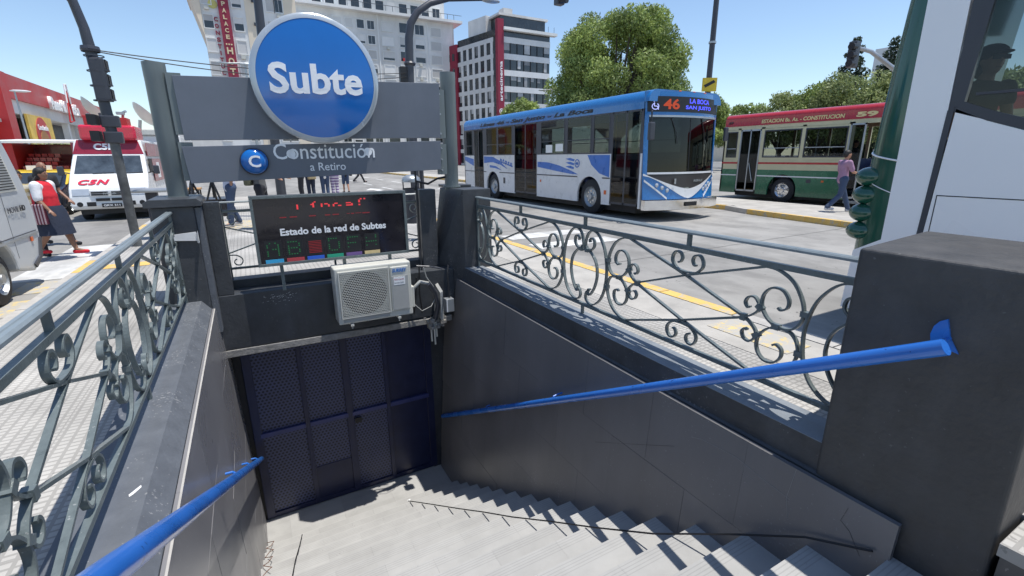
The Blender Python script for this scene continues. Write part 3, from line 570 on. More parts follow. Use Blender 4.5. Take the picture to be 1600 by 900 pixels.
# ---------------- air conditioner ----------------
ac=thing('air_conditioner','cream outdoor air conditioner unit hanging on the beam under the display','air conditioner',(1.33,6.3,-.5))
A0,A1,AY,AZ0,AZ1=.815,1.80,6.13,-.495,.255
box('casing',K['ac'],ac,A0,A1,AY+.012,6.43,AZ0,AZ1,bevel=.018)
G0,G1,H0,H1=A0+.06,A0+.66,AZ0+.10,AZ1-.06
MB().lathe(((G0+G1)/2,AY+.011,(H0+H1)/2),EY,[(.285,-.004),(.285,.0),(.001,.0)],40).build('fan_opening',K['black'],ac)
fb=MB()
for k in range(3):
    a=k*2*PI/3; c=((G0+G1)/2,(H0+H1)/2); q=[(c[0]+math.cos(a+d)*r_,AY+.004,c[1]+math.sin(a+d)*r_) for r_,d in ((.05,-.3),(.25,-.15),(.26,.45),(.05,.5))]; fb.add(q,[(0,1,2,3)])
fb.build('fan_blades',K['brown'],ac)
MB().lathe(((G0+G1)/2,AY+.004,(H0+H1)/2),-EY,[(.06,0),(.05,.008),(.001,.01)],20).build('fan_hub',K['busgrey'],ac)
gm=MB(); n=26
for k in range(n):
    z=H0+(H1-H0)*(k+.5)/n; pts=[]
    for i in range(41):
        pts.append((G0+(G1-G0)*i/40,AY-.014,z+.0045*(1 if i%2 else -1)*(1 if k%2 else -1)))
    gm.tube(pts,.0062,4)
g=gm.build('grille_wires',K['ac'],ac)
for a in ((G0-.02,G1+.02,H1,H1+.015),(G0-.02,G1+.02,H0-.015,H0),(G0-.02,G0-.005,H0,H1),(G1+.005,G1+.02,H0,H1)): MB().box(a[0],a[1],AY-.018,AY+.012,a[2],a[3]).build('grille_frame',K['ac'],ac)
box('front_panel',K['ac'],ac,A0+.70,A1-.04,AY-.012,AY+.012,AZ0+.09,AZ1-.05,bevel=.012); box('front_panel_inset',K['acgrey'],ac,A0+.715,A1-.055,AY-.016,AY-.0125,AZ0+.11,AZ1-.18)
box('lower_grille',K['acgrey'],ac,G0,G1,AY-.0,AY+.012,AZ0+.03,AZ0+.085)
K['acblue']=pm('label_blue',(.02,.16,.5),.5); text('SURREY','lettering',K['acblue'],ac,(A0+.725,AY-.0165,AZ1-.125),EX,EZ,.19,.048,bold=.03,shear=.2,depth=.002)
box('rating_label',K['white'],ac,A0+.735,A0+.89,AY-.0185,AY-.0165,AZ1-.30,AZ1-.19); text('FRIO CALOR','label_text',K['red'],ac,(A0+.745,AY-.0192,AZ1-.235),EX,EZ,.13,.018,depth=.0005); text('R410A 220V','label_text',K['black'],ac,(A0+.745,AY-.0192,AZ1-.28),EX,EZ,.13,.018,depth=.0005)
for x in (A0+.16,A1-.2): 
    MB().box(x-.02,x+.02,6.12,6.5,AZ0-.03,AZ0-.004).build('wall_bracket',K['ac'],ac); MB().tube([(x,6.15,AZ0-.07),(x,6.15,AZ0)],.012,6).build('bolt',K['steel'],ac)
box('valve_cover',K['ac'],ac,A1,A1+.05,6.2,6.36,-.42,-.12,bevel=.01)
pp=thing('pipe_run','insulated pipes and cables looping from the air conditioner to the right pillar','pipe',(1.95,6.3,-.3))
MB().tube([(1.83,6.28,-.30),(1.86,6.26,-.16),(1.95,6.25,-.08),(2.07,6.27,-.12),(2.17,6.32,-.25),(2.22,6.38,-.45),(2.22,6.42,-.6)],.026,10).build('insulated_pipe',K['acgrey'],pp,smooth=True)
MB().tube([(2.07,6.24,-.12),(2.18,6.29,-.28),(2.23,6.34,-.5),(2.20,6.4,-.72)],.034,10).build('corrugated_duct',K['busgrey'],pp,smooth=True)
MB().tube([(1.84,6.27,-.38),(1.95,6.22,-.50),(2.1,6.25,-.46),(2.2,6.33,-.36)],.005,6).build('cable',K['acgrey'],pp); MB().tube([(2.0,6.2,.13),(2.04,6.22,-.02),(2.15,6.26,-.18)],.007,6).build('cable',K['acgrey'],pp); MB().tube([(1.93,6.3,.14),(2.1,6.26,.12),(2.3,6.28,.06)],.012,6).build('cable',K['busgrey'],pp)
MB().tube([(1.95,6.4,-.05),(1.93,6.42,-.35),(1.9,6.45,-.6)],.010,6).build('cable',K['black'],pp); MB().tube([(2.0,6.4,.1),(1.99,6.42,-.3),(2.02,6.44,-.6)],.010,6).build('cable',K['black'],pp)
MB().tube([(2.12,6.72,1.5),(2.13,6.70,1.0),(2.12,6.68,.3),(2.1,6.6,.0)],.014,6).build('cable',K['black'],pp); MB().tube([(2.10,6.72,1.15),(2.14,6.7,1.27),(2.3,6.7,1.23),(2.45,6.72,1.30),(2.6,6.74,1.32)],.016,6).build('cable',K['black'],pp)
jb=thing('junction_box','small grey metal junction box at the foot of the right pillar with a black cable','box',(2.36,6.2,-.45))
box('enclosure',K['steel'],jb,2.28,2.40,6.12,6.24,-.55,-.36,bevel=.004); box('cover',K['white'],jb,2.285,2.30,6.115,6.1198,-.545,-.365); MB().tube([(2.36,6.2,-.36),(2.37,6.26,.0),(2.4,6.3,.1)],.012,6).build('conduit',K['black'],jb)
rb_=thing('broken_masonry','broken concrete and cut pipe ends where the beam meets the right wall','rubble',(2.2,6.45,-.8))
m=MB(); random.seed(3)
for i in range(26):
    x=random.uniform(2.06,2.36); z=random.uniform(-.86,-.70); r=random.uniform(.012,.035); y=random.uniform(6.40,6.52); m.box(x-r,x+r,y-r,y+r*.8,z-r,z+r*.8)
mm=m.build('rubble',K['concrete'],rb_); mm['kind']='stuff'
for x,zb in ((2.14,-1.08),(2.19,-1.14),(2.22,-1.02)): MB().tube([(x,6.44,-.78),(x+.01,6.45,zb)],.014,8).build('cut_pipe',K['ac'],rb_)
wbx=thing('wall_patch','pale plaster patch on the right wall below the pillar','patch',(2.45,6.2,-.5)); MB().hexa([(2.26,6.30,-.72),(2.30,6.30,-.70),(2.30,6.5,-.66),(2.26,6.5,-.68),(2.26,6.30,-.30),(2.30,6.30,-.28),(2.30,6.5,-.2),(2.26,6.5,-.22)]).build('plaster',K['acgrey'],wbx)
# white tape on the left railing end, at the pillar
tp=thing('torn_tape','strip of torn white tape on the front of the left pillar','tape',(-.72,6.28,.7)); MB().hexa([(-.80,6.27,.74),(-.56,6.27,.72),(-.56,6.296,.72),(-.80,6.296,.74),(-.80,6.27,.80),(-.56,6.27,.82),(-.56,6.296,.82),(-.80,6.296,.80)]).build('tape',K['white'],tp); MB().hexa([(-.56,6.26,.70),(-.54,6.2,.70),(-.54,6.29,.70),(-.56,6.29,.70),(-.56,6.26,.80),(-.54,6.2,.83),(-.54,6.29,.83),(-.56,6.29,.80)]).build('tape_end',K['white'],tp)
# wires on the stairs
wr1=thing('stair_cable','thin dark cable strung down the right side of the steps','cable',(2,3,-1.6))
def nz(y): return -.37-.5694*(y-.79)+.014
pts=[(2.56,.85,-.36),(2.52,1.15,-.50),(2.42,1.55,-.76)]+[(x,y,nz(y)) for x,y in ((2.25,2.0),(2.12,2.5),(2.02,3.0),(1.90,3.5),(1.82,4.0),(1.72,4.5),(1.63,5.0),(1.54,5.5),(1.46,5.9))]
MB().tube(pts,.0065,6).build('cable',K['black'],wr1)
w2=thing('stair_cable','thin dark cable lying down the left side of the steps','cable',(-.1,4,-2)); MB().tube([(x,y,nz(y)) for x,y in ((-.17,3.2),(-.15,3.7),(-.12,4.3),(-.08,4.9),(-.02,5.5),(.03,6.1))],.006,6).build('cable',K['black'],w2)
w3=thing('rusty_wire','rusty bent wire along the foot of the left wall','wire',(-.3,4,-2)); MB().tube([(-.36+.05*math.sin(i*2.1),4.4+i*.14,nz(4.4+i*.14)+.01+.012*math.sin(i*3)) for i in range(15)],.0045,5).build('wire',pm('rust',(.16,.07,.04),.9),w3)
for i,(x,y,lab) in enumerate(((1.62,1.75,'small scrap of white paper on an upper step'),(1.5,6.1,'crumpled white paper on the lowest shaded step'),(.93,1.55,'tiny orange scrap on an upper step'))):
    k=math.ceil((y-.79)/.36); z=-.37-.205*k+.003; t=thing('litter',lab,'litter',(x,y,z)); MB().add([(x,y,z),(x+.05,y+.01,z+.004),(x+.055,y+.03,z+.010),(x+.01,y+.028,z+.003)],[(0,1,2,3)]).build('paper',K['orange'] if i==2 else K['white'],t)
dp=thing('bird_dropping','white splash on the flat left coping','stain',(-.68,2.6,.03)); MB().add([(-.70,2.60,.0235),(-.685,2.615,.0235),(-.66,2.66,.0235),(-.665,2.68,.0235),(-.685,2.65,.0235),(-.705,2.62,.0235)],[(0,1,2,3,4,5)]).build('splash',K['white'],dp)
# ================= VEHICLES =================
def wheel(parent,c,r,wd,sx,rim=None,hub=None,name='wheel'):
    t=MB().lathe(c,V(sx,0,0),[(r*.62,0),(r*.66,.02),(r*.93,.02),(r,.05),(r,wd-.05),(r*.93,wd-.02),(r*.6,wd)],36).build(name,K['rubber'],parent,smooth=True)
    c2=Vector(c)+V(sx*(wd*.5),0,0)
    MB().lathe(c,V(sx,0,0),[(r*.62,wd*.98),(r*.60,wd-.05),(r*.50,wd-.09),(r*.46,wd-.06),(r*.20,wd-.04),(r*.17,wd+.02),(.001,wd+.02)],28).build('rim',rim or K['steel'],t,smooth=True)
    m=MB()
    for k in range(8):
        a=2*PI*k/8; p=Vector(c)+V(sx*(wd-.05),math.cos(a)*r*.33,math.sin(a)*r*.33); m.tube([p,p+V(sx*.02,0,0)],r*.045,6)
    m.build('wheel_nuts',hub or K['chrome'],t)
    return t
def arch_poly(y0,y1,z0,z1,arches):
    pts=[(y0,z1),(y0,z0)]
    for cy,cz,r in sorted(arches):
        if y0<cy<y1 or y0<cy-r<y1:
            n=14
            for i in range(n+1):
                a=PI-PI*i/n; y=cy+r*math.cos(a); z=cz+r*math.sin(a)
                if y>y0+.001 and y<y1-.001: 
                    if i==0: pts.append((y,z0))
                    pts.append((y,max(z,z0)))
                    if i==n: pts.append((y,z0))
    pts+=[(y1,z0),(y1,z1)]
    out=[]
    for p in pts:
        if not out or (abs(out[-1][0]-p[0])+abs(out[-1][1]-p[1]))>1e-4: out.append(p)
    return out
def bus_side(T,x,d,y0,y1,zb,zw,zt,zr,items,arches,mlow,mpil,mtop,mframe,gl,rail=.62):
    """one flank in the plane x, thickness going to x+d; items: ('win'|'door',a,b) sorted in y"""
    cur=y0
    for it in sorted([i for i in items if i[0]=='door'],key=lambda i:i[1])+[('end',y1,y1)]:
        if it[1]>cur+.02: MB().prism(arch_poly(cur,it[1],zb,zw,arches),'x',x,x+d).build('side_panel',mlow,T)
        cur=it[2]
    MB().box(min(x,x+d),max(x,x+d),y0,y1,zt,zr).build('roof_band',mtop,T)
    cur=y0
    for it in sorted(items,key=lambda i:i[1])+[('end',y1,y1)]:
        if it[1]>cur+.01: MB().box(min(x,x+d),max(x,x+d),cur,it[1],zw,zt).build('window_pillar',mpil,T)
        cur=it[2]
    s=-1 if d>0 else 1; xf=x+s*.006; 
    for it in items:
        a,b=it[1],it[2]
        if it[0]=='win':
            w=MB(); 
            for q in ((a,b,zt-.04,zt),(a,b,zw,zw+.04),(a,a+.035,zw+.04,zt-.04),(b-.035,b,zw+.04,zt-.04),(a+.035,b-.035,zw+(zt-zw)*(1-rail)-.012,zw+(zt-zw)*(1-rail)+.012)): w.box(min(xf,x+d*.6),max(xf,x+d*.6),*q)
            o=w.build('window',mframe,T); MB().box(min(x,x+d*.3),max(x,x+d*.3),a+.035,b-.035,zw+.04,zt-.04).build('pane',gl,o)
        elif it[0]=='door':
            z0=zb+.05; o=MB(); h=(a+b)/2
            for q in ((a,b,zt-.05,zt),(a,b,z0,z0+.06),(a,a+.05,z0,zt),(b-.05,b,z0,zt),(h-.03,h+.03,z0,zt)): o.box(min(x,x+d),max(x,x+d),*q)
            for q in ((a+.05,h-.03,1.0,1.04),(h+.03,b-.05,1.0,1.04)): o.box(min(x,x+d),max(x,x+d),*q)
            o=o.build('door',mframe,T)
            for q in ((a+.05,h-.03),(h+.03,b-.05)): MB().box(min(x,x+d*.3),max(x,x+d*.3),q[0],q[1],z0+.06,zt-.05).build('door_pane',gl,o)
        elif it[0]=='open':
            pass
def roof_shell(T,x0,x1,y0,y1,zr,h,mat,n=8):
    poly=[(x0,zr)]; 
    for i in range(n+1): a=PI-PI/2*i/n; poly.append((x0+.28+.28*math.cos(a),zr+h*math.sin(a)))
    for i in range(n+1): a=PI/2-PI/2*i/n; poly.append((x1-.28+.28*math.cos(a),zr+h*math.sin(a)))
    poly.append((x1,zr)); return MB().prism(poly,'y',y0,y1).build('roof',mat,T,smooth=True)
def seats(T,x0,x1,y0,y1,z,st=.8):
    me=MB().box(-.22,.22,-.05,.05,.4,1.05).box(-.22,.22,-.45,.0,.36,.46).mesh('seat'); me.materials.append(K['seat']); y=y0
    while y<y1:
        for x in (x0+.4,x0+.85,x1-.85,x1-.4): o=place('seat',me,T,V(x,y,z)-wloc(T))
        y+=st
# ---------------- blue bus 46 ----------------
B=thing('city_bus','blue and white city bus, route 46, driving towards the camera on the near lane','bus',(10.6,15,-.14))
X0,X1,Y0,Y1=9.3,12.02,9.75,21.6
arch=[(11.98,.40,.60),(18.62,.40,.60)]
its=[('door',9.82,11.0),('win',11.1,11.85),('win',11.95,13.2),('win',13.35,14.8),('door',15.05,16.72),('win',16.9,18.1),('win',18.2,19.2),('door',19.5,20.5),('win',20.65,21.35)]
bus_side(B,X0,.06,Y0,Y1,.20,1.66,2.78,2.95,its,arch,K['buswhite'],K['busgrey'],K['busblue'],K['busgrey'],K['glass'])
its2=[('win',10.9+i*1.5,12.25+i*1.5) for i in range(7)]
bus_side(B,X1,-.06,Y0,Y1,.20,1.66,2.78,2.95,its2,arch,K['buswhite'],K['busgrey'],K['busblue'],K['busgrey'],K['glass'])
roof_shell(B,X0,X1,Y0-.12,Y1,2.95,.30,K['busblue'])
box('floor',K['inner'],B,X0+.46,X1-.46,Y0+.1,Y1-.1,.30,.42); box('rear_panel',K['buswhite'],B,X0,X1,Y1-.06,Y1,.25,2.95)
box('underbody',K['black'],B,X0+.3,X1-.3,10.2,21.2,.02,.299); seats(B,X0,X1,11.6,21.0,.42)
for y in (12.0,14.8,17.0,19.3): MB().tube([(X0+1.0,y,.42),(X0+1.0,y,2.8)],.02,6).build('grab_pole',K['yellow'],B)
for cy in (11.98,18.62):
    wheel(B,(X0+.36,cy,.385),.525,.30,-1,K['steel']); wheel(B,(X1-.36,cy,.385),.525,.30,1,K['steel'])
    MB().box(X0+.40,X0+.44,cy-.6,cy+.6,.2,1.0).build('wheel_well',K['black'],B)
# livery: waist line, blue swooshes
K['livblue']=pm('livery_blue',(.03,.15,.50),.3,coat=.4)
for a,b in ((11.02,11.36),(12.6,15.03),(16.74,18.0),(19.24,19.48),(20.52,21.55)): box('waist_trim',K['busgrey'],B,X0-.008,X0,a,b,.955,.99)
def sw(name,pts,mat=None): return MB().prism(pts,'x',X0-.006,X0-.001).build(name,mat or K['livblue'],B)
sw('livery_stripe',[(11.05,1.63),(12.1,1.63),(11.9,1.35),(11.5,1.10),(11.05,1.0)])
sw('livery_stripe',[(15.0,1.42),(14.3,1.40),(13.6,1.30),(12.9,1.14),(12.55,1.04),(13.0,1.05),(13.8,1.12),(14.6,1.20),(15.0,1.24)])
sw('livery_stripe',[(19.45,1.62),(18.6,1.60),(18.0,1.45),(17.3,1.12),(17.9,1.28),(18.6,1.38),(19.45,1.34)]); sw('livery_stripe',[(18.9,1.26),(18.3,1.22),(17.8,1.06),(18.4,1.14),(18.9,1.16)]); sw('livery_stripe',[(21.55,1.63),(20.55,1.50),(20.55,1.2),(21.55,1.45)])
for k in range(3): sw('wing_emblem',[(12.75+.02*k,1.50-.12*k),(13.0,1.55-.12*k),(13.25,1.52-.12*k),(13.05,1.47-.12*k),(12.8,1.44-.12*k)])
MB().lathe((X0-.004,12.62,1.38),-EX,[(.10,0),(.13,0),(.13,.004),(.10,.004),(.10,0)],20).build('round_emblem',K['livblue'],B); text('46','emblem_number',K['livblue'],B,(X0-.008,12.70,1.33),-EY,EZ,.15,.10,bold=.03)
text('n.t.o.s.a.','lettering',K['livblue'],B,(X0-.009,17.95,1.38),(0,-1,-.17),EZ,1.1,.20,bold=.03,shear=.3)
text('Línea 46 - San Justo - La Boca','route_lettering',K['black'],B,(X0-.006,19.8,2.80),-EY,EZ,7.9,.19,bold=.03,shear=.35,depth=.004,warp=lambda p:V(p.x+max(0,(p.z-2.95))*.35-.0,p.y,p.z+0))
box('window_notice',K['white'],B,X0-.012,X0-.007,14.05,14.45,1.72,1.98); box('window_notice',K['white'],B,X0-.012,X0-.007,13.42,13.85,1.76,2.0)
box('side_marker',K['orange'],B,X0-.012,X0-.004,11.15,11.25,.5,.62); box('side_marker',K['orange'],B,X0-.012,X0-.004,14.75,14.82,.72,.80); box('fuel_flap',K['busgrey'],B,X0-.010,X0-.004,17.5,17.65,.55,.78)
# front
def fn(x,z,off):
    t=(x-X0)/(X1-X0); yb=9.72-.32*(1-(2*t-1)**2) - (.0 if z>1.2 else .05*(1.2-z)/.7) + max(0,z-1.5)*.05
    return (x,yb-off,z)
W=X1-X0
def L_(z0,z1=None): 
    z1=z0 if z1 is None else z1
    return lambda t:(X0+W*t,z0+(z1-z0)*(1-(2*t-1)**2))
def fs(name,lo,hi,mat,d=.02,off=0,n=20): return MB().strip(lo,hi,lambda x,z,o:fn(x,z,o+off),n,d).build(name,mat,B,smooth=True)
fs('front_shell',L_(.45),L_(1.16),K['busblue'],.03); fs('windscreen_surround',L_(2.60),L_(3.12),K['busblue'],.03); fs('roof_lip',L_(3.12),L_(3.20),K['busblue'],.03)
fs('display_window',lambda t:(X0+.05+(W-.1)*t,2.70),lambda t:(X0+.05+(W-.1)*t,3.08),K['black'],.012,.031)
pz=MB().strip(lambda t:(X0+.10+(W-.2)*t,1.18),lambda t:(X0+.10+(W-.2)*t,2.60),lambda x,z,o:fn(x,z,o+.0),20,.008).build('windscreen',K['dglass'],B,smooth=True)
for t_ in (0,1): 
    xx=X0 if t_==0 else X1-.10; MB().strip(lambda t:(xx+.10*t,1.14),lambda t:(xx+.10*t,2.62),lambda x,z,o:fn(x,z,o),2,.03).build('windscreen_pillar',K['busblue'],B)
MB().strip(lambda t:(X0+W*.5-.012+.024*t,1.18),lambda t:(X0+W*.5-.012+.024*t,2.6),lambda x,z,o:fn(x,z,o+.005),1,.01).build('screen_divider',K['black'],B)
fs('screen_top_band',lambda t:(X0+.1+(W-.2)*t,2.57),lambda t:(X0+.1+(W-.2)*t,2.62),K['steel'],.01,.03)
fs('grille_area',lambda t:(X0+.10+(W-.2)*t,1.10-.40*(1-abs(2*t-1)**1.5)),lambda t:(X0+.10+(W-.2)*t,1.13),K['brown'],.008,.03)
sS=lambda t:1-abs(2*t-1)**1.5
fs('white_front_band',lambda t:(X0+.0+W*t,1.08-.62*sS(t)**1.6),lambda t:(X0+W*t,1.14-.42*sS(t)),K['buswhite'],.012,.034)
fs('white_front_line',lambda t:(X0+.10+(W-.2)*t,1.12),lambda t:(X0+.10+(W-.2)*t,1.17),K['buswhite'],.012,.036)
for s in (0,1):
    g=lambda t,s=s:(X0+(.02+.62*t if s==0 else W-.02-.62*t))
    MB().strip(lambda t:(g(t),.93-.48*t),lambda t:(g(t),.985-.48*t),lambda x,z,o:fn(x,z,o+.034),8,.012).build('white_front_stripe',K['buswhite'],B)
    for k in range(3):
        xx=X0+.36+.15*k if s==0 else X1-.36-.15*k; p=V(*fn(xx,.83-.07*k,.035)); MB().lathe(p,-EY,[(.055,-.02),(.055,.01),(.04,.02),(.001,.025)],14).build('headlight',K['lamp'],B,smooth=True)
MB().strip(lambda t:(X0-.05+(W+.1)*t,.18),lambda t:(X0-.05+(W+.1)*t,.44),lambda x,z,o:(fn(min(max(x,X0),X1),z,0)[0]+(x-min(max(x,X0),X1)),fn(min(max(x,X0),X1),.6,0)[1]-.05-o,z),20,.14).build('bumper',K['chrome'],B,smooth=True)
box('number_plate',K['black'],B,10.4,10.85,9.15,9.16,.27,.38); box('maker_badge',K['chrome'],B,10.5,10.68,9.325,9.335,.68,.76)
text('AGRALE','badge_lettering',K['steel'],B,(10.85,9.335,.90),(1,.1,0),EZ,.4,.06,bold=.03); text('1','fleet_number',K['steel'],B,(10.12,9.335,.86),EX,EZ,.06,.14,bold=.04)
K['ledamber']=emit('led_amber',(.85,.13,.05),.32); K['ledblue']=emit('led_blue',(.10,.12,1),1.0); K['ledwhite']=emit('led_white',(.45,.5,1),.9)
wf=lambda p:V(*fn(p.x,p.z,.046))
text('46','route_number',K['ledamber'],B,(X0+.45,9.3,2.76),EX,EZ,.47,.26,bold=.03,warp=wf); text('LA BOCA','destination',K['ledblue'],B,(X0+1.25,9.3,2.92),EX,EZ,.85,.12,bold=.03,warp=wf); text('SAN JUSTO','destination',K['ledblue'],B,(X0+1.12,9.3,2.75),EX,EZ,1.1,.12,bold=.03,warp=wf)
m=MB(); cx,cz=X0+.24,2.83
m.tube([fn(cx+.085*math.cos(a*.5),cz+.075*math.sin(a*.5),.046) for a in range(-9,3)],.011,5); m.tube([fn(cx-.03,cz+.09,.046),fn(cx-.03,cz+.01,.046),fn(cx+.05,cz+.0,.046),fn(cx+.08,cz-.08,.046)],.011,5); m.sph(fn(cx-.035,cz+.135,.046),.024,8,6); m.build('wheelchair_symbol',K['ledwhite'],B)
mi=MB().box(X0-.20,X0-.02,9.32,9.42,1.98,2.42).build('mirror',K['busgrey'],B,bevel=.03); MB().tube([(X0+.1,9.6,2.72),(X0-.1,9.4,2.66),(X0-.12,9.37,2.42)],.02,8).build('mirror_arm',K['black'],mi)
m2_=MB().box(X1+.02,X1+.16,9.40,9.48,1.98,2.36).build('mirror',K['busgrey'],B,bevel=.03)
for x in (10.0,11.1): MB().tube([fn(x,2.56,.02),fn(x+.15,2.2,.03),fn(x+.2,1.9,.03)],.012,5).build('wiper',K['black'],B)
MB().tube([(10.75,9.95,1.5),(10.75,9.95,1.2)],.1,10).build('steering_column',K['black'],B); box('dashboard',K['busgrey'],B,X0+.2,X1-.2,9.65,10.2,.5,1.22)
for i in range(4): MB().sph(fn(X0+.5+.5*i,3.22,-.05),(.05,.03,.02),8,5).build('marker_lamp',K['orange'],B)
# ---------------- green / red bus across the street ----------------
B2=thing('city_bus','green, cream and red city bus 59 standing across the street with passengers aboard','bus',(18.9,9,-.14))
X0,X1,Y0,Y1=17.6,20.1,2.6,13.75; zb=.12
its=[('open',7.85,8.85),('win',9.02,10.42),('win',10.55,11.98),('door',12.12,13.0),('win',13.12,13.6),('win',6.2,7.7),('win',4.6,6.05)]
arch=[(11.05,.33,.56),(5.4,.33,.56)]
# lower green, with waist cream & red line
for a,b in ((Y0,7.85),(8.85,12.1),(13.02,Y1)): 
    MB().prism(arch_poly(a,b,zb,1.05,arch),'x',X0,X0+.06).build('side_panel',K['busgreen'],B2)
    box('cream_band',K['cream'],B2,X0,X0+.06,a,b,1.051,1.42); box('red_line',K['busred'],B2,X0-.006,X0-.001,a,b,1.26,1.33); box('white_line',K['buswhite'],B2,X0-.008,X0-.001,a,b,.80,.84)
cur=Y0
for it in sorted(its,key=lambda i:i[1])+[('e',Y1,Y1)]:
    if it[1]>cur+.01: box('window_pillar',K['cream'],B2,X0,X0+.06,cur,it[1],1.42,2.62)
    cur=it[2]
box('cream_rail',K['cream'],B2,X0,X0+.06,Y0,Y1,2.56,2.70); box('red_band',K['busred'],B2,X0-.02,X0+.06,Y0,Y1,2.70,2.98)
def win(a,b,z0=1.5,z1=2.5,par=B2):
    w=MB(); x=X0
    for q in ((a,b,z1-.04,z1),(a,b,z0,z0+.04),(a,a+.035,z0+.04,z1-.04),(b-.035,b,z0+.04,z1-.04)): w.box(x-.008,x+.04,*q)
    o=w.build('window',K['busgrey'],par); MB().box(x-.004,x+.03,a+.035,b-.035,z0+.33,z0+.36).build('window_rail',K['steel'],o); MB().box(x+.005,x+.015,a+.035,b-.035,z0+.04,z1-.04).build('pane',K['glass'],o)
    for q in ((z1,2.57),(1.41,z0)): MB().box(x,x+.06,a,b,q[0],q[1]).build('window_pillar',K['cream'],par)
for it in its:
    if it[0]=='win': win(it[1],it[2])
dd=MB(); 
for q in ((12.12,13.0,2.5,2.56),(12.12,13.0,.2,.26),(12.12,12.17,.2,2.56),(12.95,13.0,.2,2.56),(12.54,12.58,.2,2.56)): dd.box(X0,X0+.06,*q)
dd=dd.build('door',K['steel'],B2); MB().box(X0+.02,X0+.03,12.17,12.95,.26,2.5).build('door_pane',K['dglass'],dd); MB().tube([(X0,12.3,.6),(X0-.01,12.5,1.3)],.015,5).build('door_handle_bar',K['steel'],dd)
# open front door folded out
od=MB(); 
for q in ((0,.45,2.5,2.55),(0,.45,.2,.26),(0,.04,.2,2.55),(.41,.45,.2,2.55)): od.box(X0-.35+.0,X0-.31,8.35+q[0],8.35+q[1],q[2],q[3])
od=od.build('open_door_leaf',K['steel'],B2); MB().box(X0-.335,X0-.325,8.39,8.76,.26,2.5).build('door_pane',K['glass'],od); MB().tube([(X0-.37,8.4,1.0),(X0-.37,8.78,1.5)],.018,6).build('door_handle_bar',K['steel'],od)
box('step',K['steel'],B2,X0-.05,X0+.5,7.9,8.8,.02,.10); box('floor',K['inner'],B2,X0+.44,X1-.44,Y0+.1,Y1-.1,.30,.40)
box('far_side',K['busgreen'],B2,X1-.06,X1,Y0,Y1,.12,1.42); box('far_side',K['cream'],B2,X1-.06,X1,Y0,Y1,2.56,2.98)
for i in range(9): box('window_pillar',K['cream'],B2,X1-.06,X1,Y0+i*1.38,Y0+i*1.38+.1,1.42,2.56)
box('rear_panel',K['cream'],B2,X0,X1,Y1-.06,Y1,.2,2.98); box('front_panel',K['busgreen'],B2,X0,X1,Y0,Y0+.06,.2,1.4); box('front_screen',K['dglass'],B2,X0+.05,X1-.05,Y0,Y0+.03,1.4,2.7)
roof_shell(B2,X0,X1,Y0,Y1,2.98,.18,K['busred']); box('roof_hatch',K['busgrey'],B2,18.5,19.2,9.6,10.3,3.15,3.22,bevel=.02)
seats(B2,X0,X1,9.3,13.3,.40); 
for y in (9.0,10.5,12.0): MB().tube([(X0+.9,y,.4),(X0+.9,y,2.6)],.02,6).build('grab_pole',K['steel'],B2)
for cy in (11.05,5.4): wheel(B2,(X0+.34,cy,.31),.45,.28,-1,K['chrome']); wheel(B2,(X1-.34,cy,.31),.45,.28,1,K['chrome']); MB().box(X0+.38,X0+.42,cy-.56,cy+.56,.12,.9).build('wheel_well',K['black'],B2)
box('underbody',K['black'],B2,X0+.3,X1-.3,3.2,13.2,.0,.299)
K['gold']=pm('gold_letter',(.72,.58,.28),.5)
text('ESTACION Bs. As. - CONSTITUCION','route_lettering',K['gold'],B2,(X0-.03,12.15,2.76),-EY,EZ,2.95,.135,bold=.03,shear=.1,depth=.006); text('59','route_number',K['gold'],B2,(X0-.03,8.85,2.755),-EY,EZ,.62,.16,bold=.05,depth=.006); text('59','fleet_number',K['black'],B2,(X0-.03,13.6,2.78),-EY,EZ,.22,.10,bold=.03,shear=.3)
box('side_marker',K['orange'],B2,X0-.012,X0-.002,9.55,9.63,.66,.72); box('side_vent',K['busgrey'],B2,X0-.01,X0-.002,10.0,10.15,.62,.74)
# ---------------- near bus at the right ----------------
B3=thing('city_bus','white bus with dark green rear corner and lamp housings, passing close on the right','bus',(6.2,0,-.14))
X0=5.0
def rz(z): return 2.20+.16*math.cos((z-.9)/2.4)*0+.14*(1 if z<1.2 else 1-.9*max(0,(z-1.2)/2.2)**1.6)   # white/green boundary follows the rear rake
# white flank: polygon with sloped rear, dark strip, window
K['nbwhite']=pm('bus_white_near',(.84,.84,.85),.32,var=.015,scale=1,coat=.3,detail=2)
def flank(name,mat,pts,x0=X0,x1=X0+.05,par=B3,bev=0): return MB().prism(pts,'x',x0,x1).build(name,mat,par,bevel=bev)
flank('side_panel',K['nbwhite'],[(1.90,.15),(2.36,.15),(2.34,.72),(2.13,.85),(2.13,1.2),(2.13,1.6),(2.135,2.1),(2.14,2.8),(2.08,3.15),(1.87,3.15),(1.85,1.9)])
flank('dark_strip',K['black'],[(1.862,.15),(1.898,.15),(1.848,1.9),(1.845,1.9)],X0+.004,X0+.05); flank('dark_strip',K['busgrey'],[(1.855,.15),(1.895,.15),(1.852,1.93),(1.81,1.96)],X0-.004,X0+.004)
flank('side_panel',K['nbwhite'],[(1.86,.15),(1.80,1.94),(1.60,1.84),(1.30,1.73),(.6,1.62),(-9,1.62),(-9,.15)])
